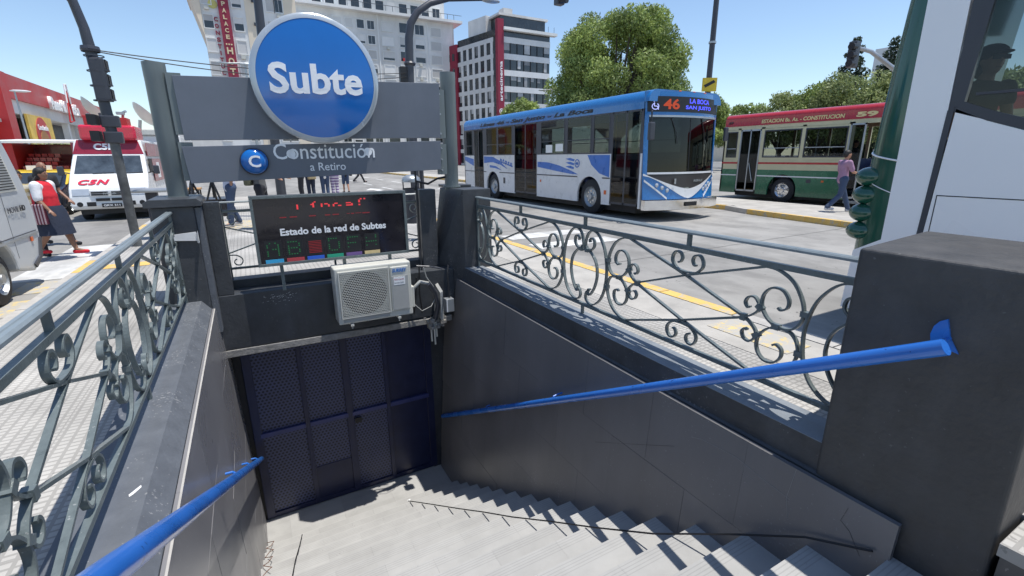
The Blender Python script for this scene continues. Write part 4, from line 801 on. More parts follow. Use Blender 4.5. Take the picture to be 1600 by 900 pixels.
# dark window surround and glazing
sur=flank('window_surround',K['busgrey'],[(1.848,1.93),(1.845,3.15),(1.62,3.15),(1.62,2.80),(1.72,2.70),(1.76,1.99),(1.55,1.90),(1.32,1.82),(.62,1.72),(.62,1.62),(1.30,1.735),(1.60,1.845)])
box('roof_band',K['nbwhite'],B3,X0,X0+.05,-9,1.845,2.82,3.15); 
for i,(a,b) in enumerate(((.62,1.70),(-.9,.5),(-2.4,-1.0),(-3.9,-2.5),(-5.4,-4.0),(-6.9,-5.5))):
    if i: box('side_panel',K['busgrey'],B3,X0,X0+.05,b,b+.12,1.62,2.82)
    w=MB().box(X0-.004,X0+.02,a,b,2.02 if i else 2.03,2.05).build('window',K['busgrey'],B3); MB().box(X0+.012,X0+.018,a-.02,b+.04,1.66 if i==0 else 1.63,2.81).build('pane',K['nglass'],w)
box('flap_seam',K['black'],B3,X0-.0015,X0+.001,-.2,1.80,1.262,1.27); box('flap_seam',K['black'],B3,X0-.0015,X0+.001,1.793,1.80,.82,1.262); box('flap_seam',K['busgrey'],B3,X0-.0015,X0+.001,-.2,1.8,.89,.894)
# green rear quarter: curved
gq=MB(); zs=[.15,.6,.9,1.2,1.5,1.9,2.3,2.7,3.0,3.15]; 
def gb(z): return 2.125
def gw(z): return .262 if z<1.3 else max(.09,.262-.10*((z-1.3)/1.9)**1.3)
vs=[];n=8
for z in zs:
    for i in range(n+1):
        a=PI/2*i/n; vs.append((X0+.13*(1-math.cos(a)),gb(z)+gw(z)*math.sin(a)*(1.0),z))
    vs.append((X0+2.45,gb(z)+gw(z),z)); 
k=n+2; gq.add(vs,[(j*k+i,j*k+i+1,(j+1)*k+i+1,(j+1)*k+i) for j in range(len(zs)-1) for i in range(k-1)]); gq.build('rear_quarter',K['busdgreen'],B3,smooth=True)
def band(z0,z1,w=.014):
    q=[]; 
    for i in range(n+1):
        a=PI/2*i/n; z=z0+(z1-z0)*i/n; q.append((X0+.13*(1-math.cos(a))-.004,gb(z)+gw(z)*math.sin(a)+.003,z))
    MB().tube(q,w,5).build('white_line',K['nbwhite'],B3)
band(1.545,1.62,.008); band(1.27,1.42,.004)
for i,z in enumerate((1.40,1.235,1.07,.90)):
    MB().sph((X0+.09,gb(z)+gw(z)*.86,z-.0),(.12,.12,.088),16,10).build('lamp_housing',K['busdgreen'],B3,smooth=True)
MB().box(X0+.05,X0+2.45,-9,2.2,3.15,3.2).build('roof',K['nbwhite'],B3); MB().box(X0+2.4,X0+2.45,-9,2.2,.15,1.62).build('far_side',K['nbwhite'],B3); MB().box(X0+2.4,X0+2.45,-9,2.2,2.82,3.15).build('far_side',K['nbwhite'],B3)
MB().box(X0+.06,X0+2.4,-9,2.1,.35,.45).build('floor',K['inner'],B3); MB().box(X0,X0+2.45,-9.05,-9,.15,3.15).build('front_panel',K['nbwhite'],B3); MB().box(X0+.3,X0+2.2,-8,1.6,.05,.349).build('underbody',K['black'],B3)
for i in range(8): MB().box(X0+2.4,X0+2.45,-9+i*1.5,-8.9+i*1.5,1.62,2.82).build('window_pillar',K['busgrey'],B3)
seats(B3,X0,X0+2.45,-7,1.6,.45,.85)
for cy in (-.4,-6.4): wheel(B3,(X0+.34,cy,.34),.48,.28,-1)
# ---------------- C5N news van ----------------
VN=thing('news_van','white and red satellite news van facing the camera, C5N on the bonnet','van',(-3.5,18,-.14))
prof=[(18.0,.20),(17.93,.32),(17.95,.56),(18.05,.80),(18.42,1.16),(18.95,1.74),(19.15,2.18),(24.6,2.22),(24.7,.30)]
m=MB(); vs=[]; n=len(prof)
def vx(z): return .93 if z<1.1 else .93-.12*(z-1.1)/1.1
vs=[(-3.51-vx(z),y,z) for y,z in prof]+[(-3.51+vx(z),y,z) for y,z in prof]
m.add(vs,[tuple(range(n)),tuple(range(2*n-1,n-1,-1))]+[(i,i+n,(i+1)%n+n,(i+1)%n) for i in range(n)])
K['vanwhite']=pm('van_white',(.74,.74,.73),.3,coat=.4,var=.04)
m.build('body',K['vanwhite'],VN,bevel=.05,seg=3)
def vq(name,mat,q,par=VN,off=.012):  # quad on sloping front given (x,y,z)s
    nrm=(V(*q[1])-V(*q[0])).cross(V(*q[3])-V(*q[0])).normalized(); 
    if nrm.y>0: nrm=-nrm
    a=[V(*p)+nrm*.002 for p in q]; b=[V(*p)+nrm*off for p in q]; return MB().hexa(a+b).build(name,mat,par)
vq('windscreen',K['dglass'] if False else pm('van_screen',(.05,.065,.08),.08,var=.5,scale=3,spec=.8),[(-4.32,18.46,1.19),(-2.70,18.46,1.19),(-2.76,18.93,1.71),(-4.26,18.93,1.71)])
vq('roof_front',K['vandred'],[(-4.36,18.96,1.755),(-2.66,18.96,1.755),(-2.78,19.13,2.16),(-4.24,19.13,2.16)])
for sx in (-1,1): 
    box('side_livery',K['vandred'],VN,-3.51+sx*.935-.004,-3.51+sx*.935+.004,19.6,24.5,.9,1.62); MB().box(-3.51+sx*.90-.004,-3.51+sx*.90+.006,19.2,24.5,1.7,2.1).build('side_livery',K['vandred'],VN)
    box('side_window',K['black'],VN,-3.51+sx*.925-.004,-3.51+sx*.925+.008,19.0,19.9,1.2,1.62); box('side_window',K['white'],VN,-3.51+sx*.94-.004,-3.51+sx*.94+.006,20.3,20.9,1.0,1.5)
    mr=MB().box(-3.51+sx*1.13-.08,-3.51+sx*1.13+.08,18.6,18.66,1.16,1.42).build('mirror',K['busgrey'],VN,bevel=.03); MB().tube([(-3.51+sx*.9,18.65,1.2),(-3.51+sx*1.1,18.64,1.25)],.02,6).build('mirror_arm',K['black'],mr)
    wheel(VN,(-3.51+sx*.66,18.75,.17),.32,.22,sx); wheel(VN,(-3.51+sx*.66,23.2,.17),.32,.22,sx)
    vq('headlight',K['lamp'],[(-3.51+sx*.66-.19,17.965,.60),(-3.51+sx*.66+.19,17.965,.60),(-3.51+sx*.66+.19,18.035,.775),(-3.51+sx*.66-.19,18.035,.775)],off=.02)
    MB().lathe((-3.51+sx*.72,17.94,.36),-EY,[(.07,-.02),(.07,.01),(.001,.012)],14).build('fog_lamp',K['black'],VN); box('bumper_vent',K['black'],VN,-3.51+sx*.46-.1,-3.51+sx*.46+.1,17.915,17.95,.30,.42)
box('black_underside',K['black'],VN,-4.3,-2.7,18.2,24.2,.05,.21)
box('grille_frame',K['vanwhite'],VN,-3.97,-3.05,17.93,17.99,.57,.74,bevel=.01)
for k in range(2):
    for j in range(2): box('grille_slot',K['black'],VN,-3.93+k*.46,-3.55+k*.46,17.915,17.935,.60+j*.06,.645+j*.06)
for k in range(2): box('bumper_slot',K['black'],VN,-3.85+k*.36,-3.53+k*.36,17.91,17.935,.44,.52)
box('number_plate',K['black'],VN,-3.74,-3.28,17.9,17.92,.26,.37); text('GKX 311','plate_text',K['letter'],VN,(-3.70,17.895,.285),EX,EZ,.38,.06,bold=.02,depth=.001); text('IVECO','badge_lettering',K['steel'],VN,(-3.66,17.905,.625),EX,EZ,.3,.05,bold=.04,depth=.003)
hs=V(0,.37,.36).normalized()
text('C5N','bonnet_lettering',K['vanred'],VN,(-4.22,18.12,.90),EX,hs,.72,.20,bold=.04,shear=.3,depth=.004,cw=1.1)
text('C5N','roof_lettering',K['letter'],VN,(-3.86,18.99,1.88),EX,V(0,.18,.42).normalized(),.55,.20,bold=.04,depth=.01)
for x in (-3.9,-3.2): MB().tube([(x,18.45,1.2),(x+.5,18.46,1.22)],.012,5).build('wiper',K['black'],VN)
MB().box(-4.12,-2.76,18.95,20.2,2.16,2.60).build('roof_pod',K['vanred'],VN,bevel=.08,seg=3); box('roof_box',K['red'],VN,-3.95,-3.62,19.0,19.6,2.60,2.86,bevel=.01); box('roof_box',K['red'],VN,-3.3,-2.92,19.0,19.6,2.58,2.82,bevel=.01); box('roof_unit',K['busgrey'],VN,-3.6,-3.32,19.2,19.7,2.6,2.95)
ag=MB().tube([(-3.1,19.6,2.8),(-3.05,19.5,3.0),(-2.95,19.3,3.02)],.04,6).box(-3.18,-2.98,19.2,19.35,2.92,3.0).build('camera_mount',K['steel'],VN)
def dish(parent,c,ax,r):
    MB().lathe(c,ax,[(.001,0),(r*.3,.02),(r*.6,.07),(r*.85,.14),(r,.2),(r+.02,.2),(r*.85,.11),(r*.6,.04),(r*.3,-.01),(.001,-.03)],32).build('dish',K['ac'],parent,smooth=True)
sd=thing('satellite_dish','tilted white satellite dish behind the news van, left of the sign post','satellite dish',(-3.0,22,2.3)); dish(sd,(-2.82,21.3,2.95),V(1,.35,.9),.50); MB().tube([(-2.9,21.3,2.9),(-3.05,21.4,2.2)],.05,8).build('dish_mast',K['steel'],sd)
sd=thing('satellite_dish','pale satellite dish half hidden behind the traffic light pole','satellite dish',(-3.9,21,2.3)); dish(sd,(-4.15,21,3.1),V(1,.3,.9),.42); MB().tube([(-4.2,21,3.05),(-4.2,21.2,2.2)],.05,8).build('dish_mast',K['steel'],sd)
v2=thing('equipment_truck','pale equipment truck behind the news van','truck',(-2.6,26,-.1)); box('body',K['vanwhite'],v2,-4.4,-2.2,25.4,31,.3,2.55,bevel=.05); box('cab_roof',K['ac'],v2,-4.2,-2.4,25.3,26.2,2.55,2.8,bevel=.04); wheel(v2,(-2.5,26.3,.2),.35,.22,1); box('windscreen',K['bglass'],v2,-4.2,-2.4,25.37,25.4,1.3,2.1)
# ---------------- grey van ----------------
GV=thing('minivan','silver grey minivan at the left edge with MOVIL HD on its side','van',(-3.7,7,-.14))
prof=[(2.0,.12),(8.95,.10),(9.28,.25),(9.40,.55),(9.42,.9),(9.34,1.30),(9.18,1.70),(9.05,1.95),(8.9,2.10),(2.0,2.18)]
def gx(z): return -2.75 if z<1.0 else -2.75-.05*(z-1.0)/1.0
ap=[]
def garch(y): return y
pr_=[(2.0,.12)]
for cy in (3.4,7.98):
    for i in range(15):
        a=PI-PI*i/14; pr_.append((cy+.44*math.cos(a),max(.12,.20+.44*math.sin(a))))
pr_+=prof[1:]
N=len(pr_); vs=[(gx(z),y,z) for y,z in pr_]+[(-4.7-(gx(z)+2.75),y,z) for y,z in pr_]
MB().add(vs,[tuple(range(N)),tuple(range(2*N-1,N-1,-1))]+[(i,i+N,(i+1)%N+N,(i+1)%N) for i in range(N)]).build('body',K['silver'],GV,bevel=.03,seg=2)
for cy in (3.4,7.98): wheel(GV,(-3.03,cy,.19),.335,.24,1,K['steel']); wheel(GV,(-4.4,cy,.19),.335,.24,-1)
box('inner_arch',K['black'],GV,-4.3,-3.05,7.5,8.45,.15,.7)
def gq_(name,mat,pts,o=.006,par=GV): return MB().add([(gx(z)+.001,y,z) for y,z in pts]+[(gx(z)+o,y,z) for y,z in pts],[tuple(range(len(pts))),tuple(range(2*len(pts)-1,len(pts)-1,-1))]+[(i,i+len(pts),(i+1)%len(pts)+len(pts),(i+1)%len(pts)) for i in range(len(pts))]).build(name,mat,par)
wn=gq_('window',K['ac'],[(5.2,1.20),(9.06,1.20),(8.86,1.82),(5.2,1.84)],.008)
for k in range(17): 
    z=1.225+k*.034; gq_('blind_slat',K['black'],[(5.25,z),(9.0-.011*k,z),(9.0-.011*k,z+.014),(5.25,z+.014)],.012,wn)
gq_('crease_line',K['busgrey'],[(2,.62),(9.3,.62),(9.3,.632),(2,.632)],.003); gq_('crease_line',K['steel'],[(2,.54),(9.32,.58),(9.32,.61),(2,.57)],.010); gq_('door_seam',K['black'],[(8.50,.35),(8.508,.35),(8.508,1.18),(8.50,1.18)],.002)
gq_('rear_bumper',K['busgrey'],[(8.95,.14),(9.25,.26),(9.36,.52),(9.30,.52),(9.15,.28),(8.9,.20)],.02)
gq_('side_marker',K['orange'],[(9.02,.50),(9.09,.50),(9.09,.56),(9.02,.56)],.012)
text('MOVIL','lettering',K['busgrey'],GV,(-2.738,8.52,.93),EY,EZ,.36,.075,depth=.002); text('HD','lettering',K['black'],GV,(-2.738,8.92,.93),EY,EZ,.18,.075,bold=.05,depth=.002)
# ================= BUILDINGS =================
K['hwhite']=stain(pm('render_white',(.78,.78,.76),.8,var=.06,scale=.4),sc=.08,lo=.85,hi=1.05,stretch=(1,1,.3))
K['hcream']=pm('render_cream',(.76,.66,.52),.8,var=.06,scale=.3)
K['hgrey']=stain(pm('render_grey',(.78,.765,.74),.85,var=.08,scale=.5),sc=.1,lo=.75,hi=1.05,stretch=(1,1,.25))
K['shut']=pm('shutter',(.62,.61,.59),.7,var=.1,scale=.3,objrand=.25)
K['maroon']=pm('maroon',(.27,.018,.045),.5,var=.08,scale=.3)
K['goldl']=pm('gilt',(.70,.58,.36),.5)
def facade(T,o,ux,n,cols,rows,ww,wh,shut_p,frame=.14,depth=.35,mats=None):
    """windows as parts: recessed pane, frame, shutter"""
    ux=Vector(ux); n=Vector(n)
    fr=MB()
    def bx(m,a,b,z0,z1,d0,d1):
        p=[o+ux*a+n*d0,o+ux*b+n*d0,o+ux*b+n*d1,o+ux*a+n*d1]; m.hexa([(q.x,q.y,z0) for q in p]+[(q.x,q.y,z1) for q in p])
    for z in rows:
        for c in cols:
            w2=ww*.5*random.choice((1,1,.9)); f=MB()
            for q in ((c-w2-frame,c-w2,z-frame,z+wh+frame),(c+w2,c+w2+frame,z-frame,z+wh+frame),(c-w2,c+w2,z+wh,z+wh+frame),(c-w2,c+w2,z-frame,z)): bx(f,*q,0,.12)
            fo=f.build('window',K['hwhite'],T); p=MB(); bx(p,c-w2,c+w2,z,z+wh,.0,.02); p.build('pane',K['bglass'],fo)
            s=random.random()
            if s<shut_p:
                h=wh*random.choice((1,1,.6,.45,.75)); p=MB(); bx(p,c-w2,c+w2,z+wh-h,z+wh,.021,.06); p.build('shutter',K['shut'],fo)
            elif s<shut_p+.2:
                p=MB(); bx(p,c-.02,c+.02,z,z+wh,.021,.05); p.build('mullion',K['hwhite'],fo)
            if random.random()<.22: p=MB(); bx(p,c-.35,c+.25,z-.75,z-.25,.0,.45); p.build('air_unit',K['ac'],T)
HT=thing('hotel_building','tall white and cream hotel with a dark red vertical sign reading PALACE HOTEL','building',(4,92,0))
Dh=88.0
MB().box(-2.3,10.4,Dh,Dh+24,-.15,27.5).build('wall',K['hwhite'],HT); MB().box(3.35,6.2-.9,Dh-.06,Dh,-.15,27.5).build('cream_panel',K['hcream'],HT); MB().box(8.6,10.38,Dh-.06,Dh,-.15,27.5).build('cream_panel',K['hcream'],HT)
MB().prism([(-2.3,18.8),(-4.4,27.6),(-2.3,27.6)],'y',Dh-.3,Dh+24).build('eaves_fin',K['hcream'],HT); MB().box(-4.6,10.6,Dh-1.2,Dh+24.2,27.5,28.1).build('roof_slab',K['hgrey'],HT)
rows=[.2+3.12*k+1.0 for k in range(9)]
facade(HT,V(0,Dh,0),EX*1,-EY,[-1.55,2.30,6.75,7.95],rows[1:],1.15,1.7,.92)
MB().box(-.10,1.28,Dh-.45,Dh-.0,9.0,27.0).build('sign_panel',K['maroon'],HT)
for k in range(9):
    MB().box(4.3,4.75,Dh-.3,Dh-.061,rows[k]+.9,rows[k]+1.3).build('air_unit',K['busgrey'],HT)
for s,zt,st_,sz,mt in (('PALACE',23.5,.87,.58,K['goldl']),('HOTEL',17.45,1.42,.92,K['goldl'])):
    for i,c in enumerate(s): text(c,'letter',mt,HT,(.60-sz*.42,Dh-.46,zt-i*st_-sz),EX,EZ,sz*.84,sz,bold=.03,depth=.05)
for k in range(3): MB().lathe((.28+k*.32,Dh-.46,17.85),-EY,[(.13,0),(.10,.05),(.001,.05)],5).build('star',K['goldl'],HT)
for i,c in enumerate('CONSTITUCION'):
    wq=.5 if c!='I' else .15; text(c,'letter',K['maroon'],HT,(-.62-wq*.5,Dh-.13,20.85-i*.90),EX,EZ,wq,.58,bold=.03,depth=.05)
MB().lathe((-.75,Dh-.01,23.1),-EY,[(.55,0),(.6,.06),(.001,.06)],18).build('crest',pm('crest_yellow',(.6,.55,.18),.6),HT)
AP=thing('apartment_building','grey white apartment block with many shuttered windows and a roof terrace ledge','building',(30,108,0))
Da=105.0
MB().box(12.3,43.6,Da,Da+16,-.15,29.0).build('wall',K['hgrey'],AP); 
for x in (27.3,43.4,37.6): MB().box(x-.12,x+.12,Da-.12,Da,0,29).build('pilaster',K['hwhite'],AP)
MB().box(12.0,45.1,Da-1.4,Da+16.5,29.0,29.5).build('ledge',K['hgrey'],AP)
MB().box(12.3,42.3,Da+1.8,Da+15,29.5,36.5).build('penthouse',K['hwhite'],AP); MB().box(13,39,Da+1.0,Da+15,33.0,33.4).build('ledge',K['hgrey'],AP)
for i in range(22): MB().tube([(12.8+i*1.45,Da-1.2,29.5),(12.8+i*1.45,Da-1.2,30.5)],.05,4).build('rail_post',K['busgrey'],AP)
MB().tube([(12.2,Da-1.2,30.5),(45,Da-1.2,30.5)],.05,4).build('rail',K['busgrey'],AP)
rows=[26.2-2.68*k for k in range(10)]
facade(AP,V(0,Da,0),EX,-EY,[29.2,39.5],rows,2.3,1.6,.95); facade(AP,V(0,Da,0),EX,-EY,[32.7,35.9],rows,2.1,1.8,.7); facade(AP,V(0,Da,0),EX,-EY,[14.0,17,19.5,21.7,23.9,25.9],rows,1.5,1.5,.72)
facade(AP,V(0,Da+1.8,0),EX,-EY,[14+2.4*i for i in range(12)],[30.0,33.9],1.6,2.0,.4)
box('laundry',K['red'],AP,31.9,33.4,Da-.6,Da-.55,20.8,21.4)
fb_=thing('far_building','narrow pale building glimpsed between the apartment block and the crimson block','building',(49,135,0)); box('wall',K['hgrey'],fb_,46,60,130,140,-.1,26)
facade(fb_,V(0,130,0),EX,-EY,[57.4,59],[23.2-2.9*k for k in range(7)],1.3,1.3,.3)
# artecinema building
AC_=thing('office_building','dark and white banded office block with a crimson vertical strip reading artecinema','building',(46,92,0))
P0=V(46,89,0); dl=V(-math.sin(R(11.2)),math.cos(R(11.2)),0); dr=V(math.cos(R(0)),.02,0).normalized(); nl_=V(-dl.y,dl.x,0); nr=V(dr.y,-dr.x,0)
if nr.y>0: nr=-nr
if nl_.x>0: nl_=-nl_
H2=25.2; Lr=12.0; Ll=13.7
c=[P0,P0+dr*Lr,P0+dr*Lr+V(0,16,0),P0+dl*Ll+V(6,0,0),P0+dl*Ll]
MB().prism([(p.x,p.y) for p in c],'z',-.15,H2).build('wall',K['bglass'],AC_)
def qd(m,o,u,n,a,b,z0,z1,d0,d1):
    p=[o+u*a+n*d0,o+u*b+n*d0,o+u*b+n*d1,o+u*a+n*d1]; m.hexa([(q.x,q.y,z0) for q in p]+[(q.x,q.y,z1) for q in p])
K['owhite']=pm('spandrel_white',(.66,.66,.66),.6,var=.1,scale=.3,objrand=.08)
K['curtain']=pm('window_curtain',(.33,.34,.35),.6,var=.3,scale=.5,objrand=.5)
fl=[H2-1.3-2.95*k for k in range(9)]
for k,z in enumerate(fl):
    m=MB(); qd(m,P0,dr,nr,1.0,Lr,z-1.05,z,0,.15); m.build('spandrel',K['owhite'],AC_); m=MB(); qd(m,P0,dl,nl_,1.3,Ll,z-.8,z,0,.12); m.build('spandrel',K['owhite'],AC_)
    for i in range(7):
        a=1.1+i*(Lr-1.1)/7; m=MB(); qd(m,P0,dr,nr,a,a+.10,z-2.95,z-1.05,0,.13); m.build('mullion',K['black'],AC_)
        if random.random()<.45: m=MB(); qd(m,P0,dr,nr,a+.14,a+.14+random.choice((.7,1.3)),z-1.05-random.uniform(.6,1.85),z-1.06,.01,.05); m.build('curtain',K['curtain'],AC_)
    for i in range(6):
        a=1.5+i*2.05; m=MB(); qd(m,P0,dl,nl_,a,a+.75,z-2.95,z-.8,0,.12); m.build('pier',K['owhite'],AC_)
        if random.random()<.4: m=MB(); qd(m,P0,dl,nl_,a+.8,a+1.6,z-.8-random.uniform(.6,1.9),z-.81,.01,.04); m.build('curtain',K['curtain'],AC_)
m=MB(); qd(m,P0,dr,nr,-.35,1.0,-.15,H2+1.6,-.3,.6); m.build('crimson_strip',K['maroon'],AC_)
m=MB(); qd(m,P0,dl,nl_,0,1.3,-.15,H2+.1,0,.1); m.build('corner_glass',K['bglass'],AC_)
text('artecinema','lettering',K['letter'],AC_,tuple(P0+dr*.62+nr*.62+V(0,0,12.2)),EZ,-dr,7.2,.62,bold=.02,depth=.03)
pc=P0+dr*.32+nr*.61+V(0,0,10.3); MB().lathe(tuple(pc),nr,[(.35,0),(.5,0),(.5,.05),(.35,.05),(.35,0)],20).build('logo_ring',K['letter'],AC_); MB().lathe(tuple(pc),nr,[(.2,0),(.2,.05),(.001,.05)],12).build('logo_dot',K['letter'],AC_)
m=MB(); qd(m,P0,dr,nr,.9,Lr+1.2,H2-.25,H2+.25,-.2,1.0); m.build('roof_ledge',K['hwhite'],AC_); m=MB(); qd(m,P0,dr,nr,1.1,Lr-.6,H2+.25,H2+2.6,-6,-.9); m.build('penthouse',K['bglass'],AC_); m=MB(); qd(m,P0,dr,nr,.6,Lr-.1,H2+2.6,H2+3.0,-6.3,-.6); m.build('roof_slab',K['hgrey'],AC_)
m=MB(); qd(m,P0,dr,nr,3,5,H2+3.0,H2+4.6,-5,-3); m.build('water_tank',K['hgrey'],AC_)
for i in range(9): m=MB(); qd(m,P0,dr,nr,1.2+i*1.4,1.25+i*1.4,H2+.25,H2+1.3,.85,.9); m.build('rail_post',K['busgrey'],AC_)
m=MB(); qd(m,P0,dl,nl_,4.5,10.5,H2,H2+3.2,-6,-.6); m.build('plant_room',K['hgrey'],AC_)
rd_=thing('crimson_building','crimson side building with small dark windows and balconies left of the office block','building',(42,104,0)); o2=P0+dl*Ll
m=MB(); qd(m,o2,dl,nl_,.0,5,-.15,24.6,-8,.4); m.build('wall',K['maroon'],rd_)
for k in range(8):
    for a in (.8,2.6): m=MB(); qd(m,o2,dl,nl_,a,a+.8,21.5-2.9*k,22.9-2.9*k,.4,.46); m.build('window',K['bglass'],rd_)
    m=MB(); qd(m,o2,dl,nl_,3.4,5,20.9-2.9*k,21.0-2.9*k,.4,1.3); m.build('balcony',K['hgrey'],rd_)
# store on the left
ST=thing('shopping_arcade','long red shopping arcade with Paseo la Estación lettering and a yellow billboard','building',(-20,80,0))
SX=-18.0
box('red_fascia',K['vandred'] if False else K['red'],ST,SX-6,SX,63.3,99,7.15,9.3); box('end_pier',K['red'],ST,SX-1.6,SX+.05,61.6,63.3,-.15,9.32); box('grey_lintel',K['hgrey'],ST,SX-5.9,SX-.3,63.3,99,5.9,7.15)
box('back_wall',K['busgrey'],ST,SX-3,SX-2.4,63.3,99,-.15,5.9); 
for i,(a,b,mt) in enumerate(((72.5,76.8,'acgrey'),(77.4,80,'hgrey'),(88,93,'hgrey'))): box('wall_panel',K[mt],ST,SX-2.4,SX-1.9,a,b,-.15,5.9)
for y in (81,86,93): box('white_column',K['hwhite'],ST,SX-1,SX-.4,y,y+.7,-.15,7.1)
text('Paseo la Estación','sign_lettering',K['letter'],ST,(SX+.12,74.0,7.05),EY,EZ,10.6,1.35,bold=.05,depth=.15)
K['bb1']=pm('billboard_yellow',(.70,.48,.10),.5,var=.3,scale=.6); K['bb2']=pm('billboard_red',(.5,.05,.05),.5); K['bb3']=pm('billboard_brown',(.35,.16,.05),.5)
bb=box('billboard',K['bb1'],ST,SX-.25,SX-.05,66.5,73.5,1.6,6.0); MB().lathe((SX-.04,70.0,4.0),EX,[(1.9,0),(1.9,.04),(.001,.04)],24).build('print_disc',K['bb2'],bb); MB().lathe((SX+.01,70.0,3.3),EX,[(1.3,0),(1.3,.04),(.001,.04)],24).build('print_disc',K['bb3'],bb); text('Constitución','print_lettering',K['letter'],bb,(SX+.06,68.5,4.6),EY,EZ,3.0,.55,bold=.03,depth=.01); text('tu lugar','print_lettering',K['letter'],bb,(SX+.06,69.2,3.0),EY,EZ,1.6,.6,bold=.03,depth=.01)
em=MB().tube([(SX+.3,79.3,6.0),(SX+.4,80.2,9.6),(SX+.4,80.6,6.2),(SX+.3,79.3,6.0)],.10,5).build('emblem_frame',K['red'],ST); MB().tube([(SX+.5,79.0,8.2),(SX+.5,79.4,10.3),(SX+.5,80.1,10.4),(SX+.5,80.4,8.2)],.09,5).build('emblem_loop',K['hwhite'],ST)
nb=thing('grey_kiosk_building','grey low building with a dark opening left of the red arcade','building',(-22,55,0)); box('wall',K['hgrey'],nb,-26,-18.9,54,61,-.15,4.9); box('opening',K['black'],nb,-18.95,-18.85,54.5,60,.2,3.6); box('roof_slab',K['acgrey'],nb,-26,-18.4,53.6,61.3,4.9,5.2)
# background fill: low far buildings under the horizon line
for i,(x,y,w_,h,mt,lab) in enumerate(((-14,150,26,9,'hgrey','low grey building far down the street'),(60,170,50,6,'hgrey','low pale building far behind the blue bus'),(118,48,13,22.5,'hwhite','white apartment tower behind the dark conifers'),(140,66,24,8.0,'acgrey','low grey building between tree tops above the green bus'),(122,90,10,9.2,'hcream','small cream building behind the trees right of the tall pole'))):
    t=thing('far_building',lab,'building',(x,y,0)); box('wall',K[mt],t,x,x+w_,y,y+10,-.15,h)
    if h>9.1: facade(t,V(0,y,0),EX,-EY,[x+2+3*k for k in range(int(w_/3)-1)],[h-3-3*k for k in range(max(1,int(h/3)-1))],1.2,1.4,.3)
# ================= TREES =================
import numpy as np
def tree(name,label,x,y,h,rad,mat,trunk_h,nl,leaf,seed,shape='round',group=None,base=-.1):
    rg=np.random.default_rng(seed); t=thing(name,label,'tree',(x,y,base),group)
    m=MB(); r0=h*.028; m.tube([(x,y,base),(x+.05*h*.3,y,base+trunk_h*.6),(x,y+.1,base+trunk_h)],[r0*1.3,r0,r0*.85],10)
    clumps=[]
    nc=int((95 if h>12 else 46) if shape=='round' else 26)
    for i in range(nc):
        if shape=='round':
            u=rg.uniform(-.62,1); th=rg.uniform(0,2*PI); s=math.sqrt(max(0,1-u*u)); q=rg.uniform(.72,1.0)*(1 if u>-.2 else 1.0)
            cz=base+trunk_h+(h-trunk_h)*.46; cx=x+s*math.cos(th)*rad*q*.80; cy=y+s*math.sin(th)*rad*q*.80; zz=cz+u*(h-trunk_h)*.46*q; cr_=rad*(rg.uniform(.13,.24) if h>12 else rg.uniform(.20,.32))
        else:
            f=(i+.5)/nc; zz=base+trunk_h*.5+(h-trunk_h*.5)*f; rr=rad*(1-f)**.75; th=i*2.4; cx=x+math.cos(th)*rr*.6; cy=y+math.sin(th)*rr*.6; cr_=max(.35,rad*.5*(1-f*.75))
        clumps.append((cx,cy,zz,cr_))
        if shape=='round' and i%2==0: m.tube([(x,y,base+trunk_h*.9),((x+cx)/2,(y+cy)/2,(base+trunk_h+zz)/2+.3),(cx,cy,zz)],[r0*.5,r0*.28,r0*.1],5)
    m.build('trunk',K['bark'],t,smooth=True)
    W_=np.array([c_[3]**2 for c_ in clumps]); ids=rg.choice(len(clumps),nl,p=W_/W_.sum()); Cc=np.array(clumps)[ids]
    d=rg.normal(size=(nl,3)); d/=np.linalg.norm(d,axis=1)[:,None]; rr=rg.uniform(.25,1,nl)**.45
    droop=np.where(rg.random(nl)<.3,rg.uniform(0,.8,nl),0) if shape=='round' else np.zeros(nl)
    P=Cc[:,:3]+d*(Cc[:,3]*rr)[:,None]*np.array([1,1,.82]); P[:,2]-=droop*Cc[:,3]*.7
    a=rg.normal(size=(nl,3)); a[:,2]-=.5; a/=np.linalg.norm(a,axis=1)[:,None]; b=np.cross(a,d+rg.normal(size=(nl,3))*.4); b/=np.linalg.norm(b,axis=1)[:,None]+1e-9
    s=leaf*rg.uniform(.6,1.3,nl)[:,None]; A=a*s; Bv=b*s*.42
    vs=np.stack([P-A,P+Bv,P+A,P-Bv],1).reshape(-1,3)-np.array([x,y,base])
    me=bpy.data.meshes.new('crown'); me.vertices.add(nl*4); me.vertices.foreach_set('co',vs.astype(np.float32).ravel()); me.loops.add(nl*4); me.loops.foreach_set('vertex_index',np.arange(nl*4,dtype=np.int32)); me.polygons.add(nl); me.polygons.foreach_set('loop_start',np.arange(0,nl*4,4,dtype=np.int32)); me.polygons.foreach_set('loop_total',np.full(nl,4,dtype=np.int32)); me.update(); me.validate(); me.materials.append(mat)
    o=bpy.data.objects.new('crown',me); C.objects.link(o); o.parent=t; return t
tree('broadleaf_tree','large rounded green tree rising behind the blue bus',32.0,37.6,15.4,7.5,K['leaf'],3.2,90000,.15,11)
tree('broadleaf_tree','smaller green tree at the right foot of the big tree, behind the yellow sign',42.5,36.0,8.2,2.9,K['leaf'],2.2,14000,.17,12)
tree('broadleaf_tree','pale olive tree between the tall pole and the green bus',51,38.6,6.6,2.4,K['leaf2'],2,9000,.17,13)
tree('broadleaf_tree','mid green tree at the left foot of the big tree, above the bus roof',24.6,42.5,7.2,2.6,K['leaf'],2.3,9000,.18,21)
G='row of trees behind the green bus'
